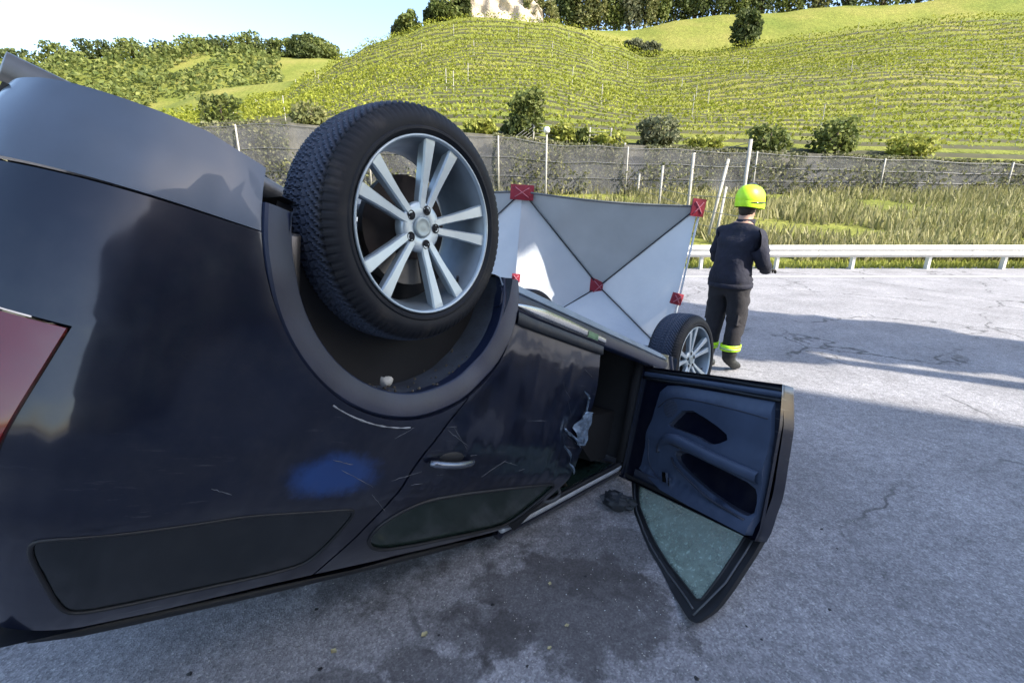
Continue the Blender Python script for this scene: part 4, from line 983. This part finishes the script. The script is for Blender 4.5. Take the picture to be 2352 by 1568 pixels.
for i, p in enumerate(ar):
    k = min(1, i/6); rows.append([p+Vector((0, -.05, -.028*k-.004)), p+Vector((0, -.012, -.026*k-.004)), p+Vector((0, .006, -.012*k)), p+Vector((0, .004, .014*k)), p+Vector((0, -.015, .026*k)), p+Vector((0, -.055, .028*k))])
mb.grid(rows); mb.build('armrest', M['trim'], fd, True)
hk = curve([(.292, .088, .655), (.300, .098, .622), (.335, .108, .590), (.40, .112, .578), (.47, .106, .590)], 4)
mb = MB(); mb.tube(hk, [.012]*len(hk), 8); mb.build('pull_edge', M['trim_dark'], fd, True)
mb = MB(); mb.tube(curve([(.41, .10, .66), (.46, .113, .695), (.56, .113, .737), (.70, .113, .785), (.90, .113, .812)], 4), .006, 6); mb.build('trim_crease', M['trim_dark'], fd, True)
mb = MB(); mb.prism([(.385, .105, .748), (.410, .105, .745), (.428, .105, .795), (.402, .105, .80)], (0, .018, 0)); mb.prism([(.434, .105, .765), (.441, .105, .765), (.452, .105, .805), (.445, .105, .806)], (0, .016, 0)); autosmooth(mb.build('door_lever', M['chrome'], fd))
mb = MB(); mb.prism([(.15, .075, .80), (.37, .085, .80), (.40, .085, .85), (.13, .06, .868)], (0, .02, 0)); mb.build('mirror_cover', M['trim_dark'], fd)
mb = MB()
for i in range(13):
    for k in range(13):
        if (i-6)**2+(k-6)**2 < 38: u, z = .315+(i-6)*.0085, .392+(k-6)*.0085; mb.ball(trim_f(u, z, .001), .0028, 6, 4)
mb.build('speaker_grille', M['trim_dark'], fd)
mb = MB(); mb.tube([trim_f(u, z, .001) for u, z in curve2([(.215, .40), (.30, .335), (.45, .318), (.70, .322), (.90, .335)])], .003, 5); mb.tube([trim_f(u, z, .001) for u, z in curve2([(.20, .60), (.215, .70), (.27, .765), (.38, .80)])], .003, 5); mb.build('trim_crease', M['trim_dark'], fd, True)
# belt strip, window frame, glass
def wf(u, z, d): return dcr((u, -(prof(z)-.03)+d, z))
mb = MB(); S = [.09+.055*i for i in range(16)]
mb.grid([[dcr((u, -(prof(z)-.03)+dy, z)) for u in S] for z, dy in ((.845, .09), (.862, .078), (.874+.0, .045), (.872, .012))]); mb.build('belt_seal', M['rubber_seal'], fd, True)
fo = [(.066, .872), (.16, .955), (.258, 1.040), (.38, 1.113), (.505, 1.172), (.722, 1.232), (.85, 1.258), (.93, 1.274), (.952, 1.268), (.953, 1.12), (.95, .97), (.947, .872)]
fi = [(.128, .862), (.20, .945), (.262, 1.000), (.38, 1.066), (.49, 1.116), (.62, 1.158), (.75, 1.19), (.862, 1.216), (.880, 1.205), (.879, 1.05), (.876, .93), (.872, .862)]
panel('window_frame', fo, wf, M['rubber_seal'], fd, [fi], step=.025, rim=.03, flip=False)
mb = MB(); mb.tube([wf(u, z, .006) for u, z in resample([(a[0]*.45+b[0]*.55, a[1]*.45+b[1]*.55) for a, b in zip(fo[:9], fi[:9])], .03, False)], .005, 6); mb.build('frame_bead', M['bead'], fd, True)
mb = MB(); mb.tube([wf(a[0], a[1], .006) for a in [(.918, 1.255), (.922, 1.1), (.918, .95), (.914, .88)]], .005, 6); mb.build('frame_bead', M['bead'], fd, True)
panel('window_glass', [((p[0]-.5)*1.015+.5, (p[1]-1.03)*1.015+1.03) for p in fi], lambda u, z, d: wf(u, z, d-.010), M['glass'], fd, step=.05, rim=.004, label='greenish crazed side window pane')
mb = MB(); mb.tube([wf(u, z, -.001) for u, z in resample(fi, .03)], .007, 6, closed=True); mb.build('window_seal', M['rubber_seal'], fd, True)
for o in [fd]+list(fd.children):
    for v_ in o.data.vertices:
        c = v_.co; c.x *= 1.06+.04*max(0, min(1, (c.z-.9)/.1))*max(0, 1-abs(c.x-.35)/.3); c.z -= .075*max(0, c.z-.95)
        p = DI @ c
        if p.z < .006: p.z = .006+.1*(p.z-.006); v_.co = DI.inverted() @ p

# ------------------------------------------------------------------ privacy screen
scr = empty('privacy_screen', (1.1, 5.5, 0)); tag(scr, 'folding white privacy screen with dark rods and red patches', 'privacy screen')
SI = Matrix.Translation(Vector((-1.1, -5.5, 0)))
def spanel(TL, TR, ML, MR, C, depth):
    bl = ML+(ML-TL); br = MR+(MR-TR)
    bl = ML+(bl-ML)*min(1, (ML.z-.03)/max(.01, ML.z-bl.z)); br = MR+(br-MR)*min(1, (MR.z-.03)/max(.01, MR.z-br.z))
    Cc = C+Vector((0, depth, 0))
    rows = []; n = 32
    def edge(i, v):                                   # left/right edge points
        a, m_, b = (TL, ML, bl) if i == 0 else (TR, MR, br)
        return a+(m_-a)*(v*2) if v < .5 else m_+(b-m_)*(v*2-1)
    for j in range(n+1):
        v = j/n; row = []
        for k in range(n+1):
            u = k/n; base = edge(0, v)*(1-u)+edge(1, v)*u
            # pyramid towards the hub
            mid = (edge(0, .5)+edge(1, .5))/2
            h_ = 1-max(abs(u-.5), abs(v-.5))*2
            base = base+(Cc-mid)*h_
            base.z -= .035*math.sin(math.pi*u)*(1-v)**3
            base += Vector((.0, .018*noise.noise(Vector((u*5, v*5, TL.x)))+.008*noise.noise(Vector((u*14+v*9, v*3, TL.x))), 0))
            row.append(SI @ base)
        rows.append(row)
    mb = MB(); N1 = n+1; fs = []
    for j in range(n):
        for k in range(n):
            a, b, c_, d_ = j*N1+k, j*N1+k+1, (j+1)*N1+k+1, (j+1)*N1+k
            fs += [(a, b, d_), (b, c_, d_)] if j+k == n-1 else [(a, b, c_), (a, c_, d_)]
    vv_ = [v for rw in rows for v in rw]
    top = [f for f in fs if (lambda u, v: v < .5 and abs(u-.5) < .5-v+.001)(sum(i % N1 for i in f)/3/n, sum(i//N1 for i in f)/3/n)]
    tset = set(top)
    for nm, ff, m in (('fabric', [f for f in fs if f not in tset], 'fabric'), ('upper_fabric', top, 'fabric_greyer')):
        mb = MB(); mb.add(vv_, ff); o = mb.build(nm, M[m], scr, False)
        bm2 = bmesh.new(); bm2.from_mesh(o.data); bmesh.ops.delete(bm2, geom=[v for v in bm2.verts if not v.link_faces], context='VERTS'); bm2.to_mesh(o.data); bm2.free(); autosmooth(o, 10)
    off_ = Vector((-.05, -.03, 0))
    for P_ in (TL, TR, bl, br):
        d = (P_-Cc); mb = MB(); mb.tube([SI @ (Cc+Vector((0, -.022, 0))), SI @ (Cc+d*.5+Vector((0, -.022, -.0))), SI @ (P_+Vector((0, -.022, 0)))], .0085, 7); mb.build('rod', M['rod'], scr, True)
    mb = MB(); mb.tube([SI @ (edge(0, 0)*(1-u)+edge(1, 0)*u+Vector((0, -.004, -.035*math.sin(math.pi*u)))) for u in [i/14 for i in range(15)]], .013, 6); mb.build('top_hem', M['hem'], scr, True)
    return Cc
def patch(c, wx, wz, tilt=0, nrm=-1):
    c = SI @ Vector(c); Mr = Matrix.Rotation(tilt, 3, 'Y'); rows = []
    for j in range(7):
        row = []
        for k in range(7):
            u, v = k/6-.5, j/6-.5; row.append(c+Mr @ Vector((u*wx, -.020-.014*math.cos(u*3)*math.cos(v*3)+.006*noise.noise(Vector((u*6+c.x*9, v*6, 1))), v*wz)))
        rows.append(row)
    mb = MB(); mb.grid(rows); n = 7
    ring = [rows[0][k] for k in range(7)]+[rows[j][6] for j in range(1, 7)]+[rows[6][k] for k in range(5, -1, -1)]+[rows[j][0] for j in range(5, 0, -1)]
    m_ = len(ring); mb.add(ring+[p+Vector((0, .03, 0)) for p in ring], [(i, (i+1) % m_, m_+(i+1) % m_, m_+i) for i in range(m_)])
    o = mb.build('red_patch', M['red'], scr, True)
    mb = MB()
    for a, b in (((-.3, .32), (.3, -.32)), ((.3, .32), (-.3, -.32))):
        pts = [c+Mr @ Vector(((a[0]+(b[0]-a[0])*i/6)*wx, -.024-.014*math.cos((a[0]+(b[0]-a[0])*i/6)*3)*math.cos((a[1]+(b[1]-a[1])*i/6)*3), (a[1]+(b[1]-a[1])*i/6)*wz)) for i in range(7)]
        mb.tube(pts, .006, 5)
    mb.build('cross_stitching', M['stitch'], o, True)
TL, TR = at(1200, 440, 5.95), at(1604, 474, 5.35); ML, MR = at(1184, 638, 5.95), at(1555, 685, 5.35); CC = at(1375, 657, 6.3)
spanel(TL, TR, ML, MR, CC, 0)
TL2, ML2 = at(775, 430, 6.6), at(775, 625, 6.6)
C2 = at(985, 640, 6.62); spanel(TL2, TL, ML2, ML, C2, 0)
K = 1/FPX*5.6
patch(at(1199, 442, 5.93), 54*K, 34*K, R(4)); patch(at(1603, 477, 5.33), 27*K, 36*K, R(6)); patch(CC+Vector((0, -.03, 0)), 48*K, 48*K, R(3)); patch(at(1554, 686, 5.33), 24*K, 25*K, R(14)); patch(at(1185, 638, 5.93), 20*K, 20*K, R(5)); patch(at(777, 432, 6.58), 40*K, 36*K); patch(C2+Vector((0, -.03, 0)), 42*K, 42*K)
mb = MB(); b0 = SI @ (TR+Vector((.035, .01, .03))); b1 = SI @ (MR+Vector((.03, .01, 0))); bb = b1+(b1-b0)*((b1.z-.01)/(b0.z-b1.z)); mb.tube([b0, b1, bb], .012, 7); mb.build('end_pole', M['fabric'], scr, True)
mb = MB(); b0 = SI @ (TL+Vector((.0, .03, .0))); b1 = SI @ (ML+Vector((0, .03, 0))); bb = b1+(b1-b0)*((b1.z-.01)/(b0.z-b1.z)); mb.tube([b0, b1, bb], .010, 7); mb.build('middle_pole', M['rod'], scr, True)

# ------------------------------------------------------------------ the person
def skin_mesh(name, joints, edges, root, sub=2):
    me = bpy.data.meshes.new(name); me.from_pydata([j[0] for j in joints], edges, []); o = bpy.data.objects.new(name, me); COL.objects.link(o)
    sk = o.modifiers.new('s', 'SKIN'); sk.use_smooth_shade = True; ss = o.modifiers.new('d', 'SUBSURF'); ss.levels = sub; ss.render_levels = sub
    lay = me.skin_vertices[0].data
    for i, j in enumerate(joints): lay[i].radius = j[1] if isinstance(j[1], tuple) else (j[1], j[1])
    lay[root].use_root = True
    dg = bpy.context.evaluated_depsgraph_get(); nm = bpy.data.meshes.new_from_object(o.evaluated_get(dg)); bpy.data.objects.remove(o); bpy.data.meshes.remove(me)
    nm.name = name; return nm
PX, PY = 2.19, 4.86
per = empty('person', (PX, PY, 0), R(28)); tag(per, 'person in dark work clothes and a fluorescent yellow helmet', 'person')
# local: faces +X (turned a little away from the viewer), z up
J = [((0.07, 0, .98), (.185, .195)), ((.07, 0, 1.10), (.175, .19)), ((.10, 0, 1.26), (.180, .20)), ((.135, 0, 1.42), (.15, .19)), ((.17, 0, 1.53), (.066, .07)), ((.20, 0, 1.62), (.075, .068)), ((.22, 0, 1.73), (.085, .075)),
     ((.05, .10, .88), (.145, .125)), ((.05, .10, .52), (.115, .10)), ((-.04, .10, .17), (.082, .075)), ((.02, .11, .05), (.05, .05)), ((.13, .12, .035), (.040, .048)),
     ((.08, -.10, .88), (.145, .125)), ((.12, -.10, .52), (.115, .10)), ((.06, -.10, .17), (.082, .075)), ((.14, -.11, .05), (.05, .05)), ((.25, -.12, .035), (.040, .048)),
     ((.13, .20, 1.42), (.09, .09)), ((.12, .26, 1.16), (.072, .072)), ((.32, .20, 1.03), (.055, .055)), ((.40, .18, 1.02), (.034, .040)),
     ((.13, -.20, 1.42), (.09, .09)), ((.17, -.26, 1.16), (.072, .072)), ((.38, -.17, 1.06), (.055, .055)), ((.46, -.14, 1.06), (.034, .040))]
Ed = [(0, 1), (1, 2), (2, 3), (3, 4), (4, 5), (5, 6), (0, 7), (7, 8), (8, 9), (9, 10), (10, 11), (0, 12), (12, 13), (13, 14), (14, 15), (15, 16), (3, 17), (17, 18), (18, 19), (19, 20), (3, 21), (21, 22), (22, 23), (23, 24)]
bm_ = skin_mesh('body', J, Ed, 0)
for m in ('jacket', 'trousers', 'boot', 'skin'): bm_.materials.append(M[m])
for p in bm_.polygons:
    c = p.center; k = 0
    if c.z < .20 and abs(c.y) < .3: k = 2
    elif c.z < .93 and c.x < .33: k = 1
    if c.z > 1.53: k = 3
    if c.x > .375 and c.z > .9 and c.z < 1.2: k = 2
    p.material_index = k
for v_ in bm_.vertices:
    n_ = noise.noise(Vector((v_.co.x*6, v_.co.y*6, v_.co.z*15)))*.020+noise.noise(v_.co*24)*.006
    if v_.co.z < 1.5 and v_.co.x < .36: v_.co += v_.normal*n_
bo = bpy.data.objects.new('body', bm_); COL.objects.link(bo); bo.parent = per
def fingers(bx, sg):
    b = Vector(bx); js = []; es = []
    for f_ in range(4):
        k = len(js); y = (f_-1.5)*.019; L = (.030, .034, .032, .026)[f_]
        js += [(b+Vector((.00, y*.8, 0)), .010), (b+Vector((L+.02, y, -.004)), .0095), (b+Vector((L*1.7+.02, y, -.024)), .0085), (b+Vector((L*1.8+.012, y, -.046)), .0075)]; es += [(k, k+1), (k+1, k+2), (k+2, k+3)]
    k = len(js); js += [(b+Vector((-.02, sg*.02, 0)), .011), (b+Vector((.015, sg*.048, -.012)), .010), (b+Vector((.04, sg*.045, -.03)), .0085)]; es += [(k, k+1), (k+1, k+2)]
    out = MB()
    # each finger grown as its own chain
    groups = [list(range(i*4, i*4+4)) for i in range(4)]+[[16, 17, 18]]
    for gset in groups:
        me = skin_mesh('finger', [js[i] for i in gset], [(i, i+1) for i in range(len(gset)-1)], 0, 1)
        out.add([v.co for v in me.vertices], [tuple(p.vertices) for p in me.polygons]); bpy.data.meshes.remove(me)
    out.build('hand', M['glove'], per, True)
fingers((.415, .18, 1.02), -1); fingers((.475, -.14, 1.06), 1)
# face features, hair, helmet, bands
mb = MB(); mb.ball((.310, 0, 1.695), (.022, .014, .022), 8, 6); mb.ball((.29, .0, 1.655), (.012, .026, .007), 10, 6); mb.ball((.215, .078, 1.70), (.022, .010, .032), 10, 8); mb.ball((.215, -.078, 1.70), (.022, .010, .032), 10, 8); mb.build('face', M['skin'], per, True)
mb = MB(); mb.ball((.293, .032, 1.72), .012, 10, 8); mb.ball((.293, -.032, 1.72), .012, 10, 8); mb.build('eyes', M['visor'], per, True)
mb = MB(); mb.ball((.18, 0, 1.67), (.075, .082, .095), 16, 10, jit=.1); mb.build('hair', M['hair'], per, True)
hp = [(0.0, .128), (.012, .130), (.05, .128), (.10, .112), (.14, .080), (.158, .040), (.162, 0)]
mb = MB(); mb.lathe(hp, 36, 'z'); mb.lathe([(0.0, .128), (-.035, .130), (-.06, .126)], 36, 'z')
for v in range(len(mb.v)):
    x, y, z = mb.v[v]; mb.v[v] = (x*1.14+(.02 if x > 0 else -.01), y*.93, z+(-.018*x/.13))
he = mb.build('helmet', M['hivis'], per, True); he.location = (.21, 0, 1.735)
mb = MB(); mb.tube([(.15*math.cos(q)*1.0+.005, .123*math.sin(q), -.01) for q in [2*math.pi*i/30 for i in range(30)]], .008, 6, closed=True); mb.tube([(-.13+.27*i/12, 0, .06+.112*math.sin(math.pi*(.12+.76*i/12))) for i in range(13)], .012, 6); o = mb.build('helmet_band', M['visor'], he, True)
mb = MB(); rows = [[Vector((.165*math.cos(q)+.015, .13*math.sin(q), z)) for q in [R(-60+12*i) for i in range(11)]] for z in (.0, .03, .055)]; mb.grid(rows); mb.build('visor', M['visor'], he, True)
def band(c, rx, ry, z0, z1, tilt=0, name='reflective_band', m='hivis'):
    mb = MB(); n = 22; rows = []
    for z in (z0, z0+.004, z1-.004, z1):
        e = -.006 if z in (z0, z1) else 0
        rows.append([Vector((c[0]+(rx+e)*math.cos(2*math.pi*i/n)+tilt*(z-z0), c[1]+(ry+e)*math.sin(2*math.pi*i/n), z)) for i in range(n+1)])
    mb.grid(rows); mb.build(name, M[m], per, True)
band((-.02, .10), .108, .098, .235, .30, .12); band((.075, -.10), .108, .098, .235, .30, .12)
band((.075, 0), .205, .225, .90, .945, 0, 'jacket_hem', 'jacket')
band((.175, 0), .09, .09, 1.49, 1.57, .2, 'collar', 'jacket'); band((-.02, .10), .110, .100, .255, .268, .12, 'reflective_strip', 'strip'); band((.075, -.10), .110, .100, .255, .268, .12, 'reflective_strip', 'strip')
for yy in (-.16, .20):
    mb = MB(); mb.prism([(.02, yy, .52), (.16, yy, .50), (.17, yy, .68), (.03, yy, .70)], (0, -.022 if yy < 0 else .022, 0)); autosmooth(mb.build('cargo_pocket', M['trousers'], per))

# ------------------------------------------------------------------ small things on the asphalt
def bits(name, n, m, label, f, smin, smax, flat=.5, seed=3):
    rnd = random.Random(seed); mb = MB()
    for _ in range(n):
        x, y = f(rnd); s = rnd.uniform(smin, smax)
        vs = [Vector((s*rnd.uniform(.5, 1)*math.cos(q), s*rnd.uniform(.5, 1)*math.sin(q), 0)) for q in [k*1.256+rnd.random()*.6 for k in range(5)]]
        h = s*flat*rnd.uniform(.6, 1.2); c = Vector((x, y, .001))
        top = [v*.6+Vector((0, 0, h*rnd.uniform(.6, 1))) for v in vs]
        mb.add([c+v for v in vs]+[c+v for v in top], [(i, (i+1) % 5, 5+(i+1) % 5, 5+i) for i in range(5)]+[(5, 6, 7, 8, 9)])
    tag(mb.build(name, M[m]), label, None, None, 'stuff')
def spread(r):
    y = .9+3.0*r.random()**1.5; return r.uniform(-1, 1)*y*.95, y
bits('gravel', 2200, 'stone_bits', 'small pale grit scattered on the asphalt', spread, .001, .0042)
bits('glass_crumbs', 260, 'shard', 'glass crumbs scattered by the open door', lambda r: (r.gauss(.75, .45), r.gauss(2.3, .45)), .0015, .0045)
bits('plastic_scraps', 40, 'black_bits', 'black plastic scraps around the wreck', spread, .005, .016, .3)
# single fallen leaves one can point at
LV = [(975, 1460, .024, 'curled yellow leaf on the asphalt below the car'), (767, 1498, .022, 'brownish leaf on the asphalt nearest the bottom left'), (1262, 1490, .016, 'pale leaf scrap at the front edge of the oil stain'), (1302, 1438, .016, 'pale leaf scrap in the middle of the oil stain'), (1263, 1342, .016, 'pale leaf scrap at the back of the oil stain')]
for px, py, s, lb in LV:
    p = on_ground(px, py); mb = MB(); rows = []
    for i in range(7):
        u = i/6-.5; wd = .42*math.cos(u*2.9); rows.append([Vector((u*1.3*s, v*wd*2.4*s*(1+.3*math.sin(i*2.3)), s*.25+s*.6*(v*v*1.5+u*u*.8)-.1*s)) for v in (-.5, -.25, 0, .25, .5)])
    mb.grid(rows); o = mb.build('fallen_leaf', M['leaf_bits'], None, True); o.location = (p.x, p.y, .002); o.rotation_euler = (0, 0, px*.7); tag(o, lb, 'leaf', 'fallen leaves on the asphalt')
p = on_ground(1419, 1168)
mb = MB(); mb.ball((0, 0, .050), (.088, .055, .050), 18, 12, jit=.45)
for v in range(len(mb.v)):
    x, y, z = mb.v[v]; q = noise.noise(Vector((x*30, y*30, z*30))); mb.v[v] = (x+.010*q, y-.012*q, max(.002, z+.014*q))
mb.box((-.05, .01, .075), (.05, .006, .05), Matrix.Rotation(.5, 3, 'Y')); mb.box((.03, -.02, .088), (.04, .03, .012), Matrix.Rotation(-.4, 3, 'X')); mb.prism([(-.085, -.02, .03), (-.115, -.01, .055), (-.08, .015, .07)], (.006, .02, 0))
o = mb.build('mirror_housing', M['plastic'], None, True); autosmooth(o, 40); o.location = (p.x, p.y, 0); o.rotation_euler = (0, 0, -.5); tag(o, 'broken black mirror housing on the asphalt beside the door window', 'car debris')
p = on_ground(1676, 1344); mb = MB(); mb.tube([(-.03, 0, .006), (0, .004, .009), (.03, -.002, .006)], [.004, .007, .003], 6); o = mb.build('scrap', M['black_bits'], None, True); o.location = (p.x, p.y, 0); tag(o, 'short black plastic scrap right of the door window', 'scrap')

# ------------------------------------------------------------------ unseen building and trees added to cast the shade, behind the viewer's right shoulder
LD = Vector((-SDIR.x, -SDIR.y, 0)).normalized(); ND = Vector((-LD.y, LD.x, 0));
if ND.y < 0: ND = -ND
ang = math.atan2(ND.y, ND.x)
hb = empty('shade_block', -LD*17+ND*(-3.82), ang); tag(hb, 'unseen dark stone block added for its shade behind the viewer, out of the picture', 'added shade caster')
mb = MB(); mb.box((0, 0, 6.5), (17, 10, 13)); mb.build('wall', M['render'], hb)
mb = MB(); mb.prism([(-8.9, -5.5, 13.01), (-8.9, 5.5, 13.01), (-8.9, 0, 15.4)], (17.8, 0, 0)); mb.build('roof', M['rooftile'], hb)
sgn = 1 if (Matrix.Rotation(ang, 3, 'Z') @ Vector((0, 1, 0))).dot(LD) > 0 else -1
for fl in range(4):
    for k in range(5):
        x = -6.4+3.2*k; z = 1.9+3*fl
        q = MB(); q.box((x, sgn*5.03, z), (1.3, .08, 1.7)); wdo = q.build('window', M['concrete'], hb)
        q = MB(); q.box((x, sgn*5.075, z), (1.1, .03, 1.5)); q.build('pane', M['pane'], wdo)
        for s_ in (-1, 1): q = MB(); q.box((x+s_*1.0, sgn*5.05, z), (.6, .06, 1.7)); q.build('shutter', M['shutter'], wdo)
def shade_tree(n, l, h, rad, lobes, label):
    p = -LD*l+ND*n; root = empty('added_shade_tree', p); tag(root, label, 'tree', 'added shade trees behind the viewer')
    vs, fs = crown_mesh(lobes, 5200, .26); me = bpy.data.meshes.new('crown'); me.from_pydata(vs, [], fs); link_mesh('crown', me, M['leaf_mid'], root)
    tb = MB(); tb.tube([(0, 0, -.3), (.1, 0, h*.4), (0, .1, h*.8)], [.25, .18, .06], 8); tb.build('trunk', M['bark'], root, True)
shade_tree(6.2, 9.0, 9.5, 1.5, [((-.02, -.03, 8.9), (.42, .36, 1.2)), ((0, 0, 10.4), (.45, .40, .9)), ((-.36, -.66, 11.3), (.40, .38, 1.15)), ((.05, .1, 7.4), (.42, .36, .9)), ((-.15, -.3, 11.4), (.3, .3, .8))], 'slim tree added for its shade, behind the viewer nearest the dark block')  # lobes shaped to leave a gap for the sun patch on the screen
shade_tree(7.6, 10.0, 9.5, 2, [((0, 0, 7), (1.0, 1.0, 2.2)), ((.2, .2, 9.2), (1.0, 1.0, 1.5)), ((-.2, 0, 5.2), (.8, .8, 1.0))], 'broad tree added for its shade, behind the viewer beyond the slim one')
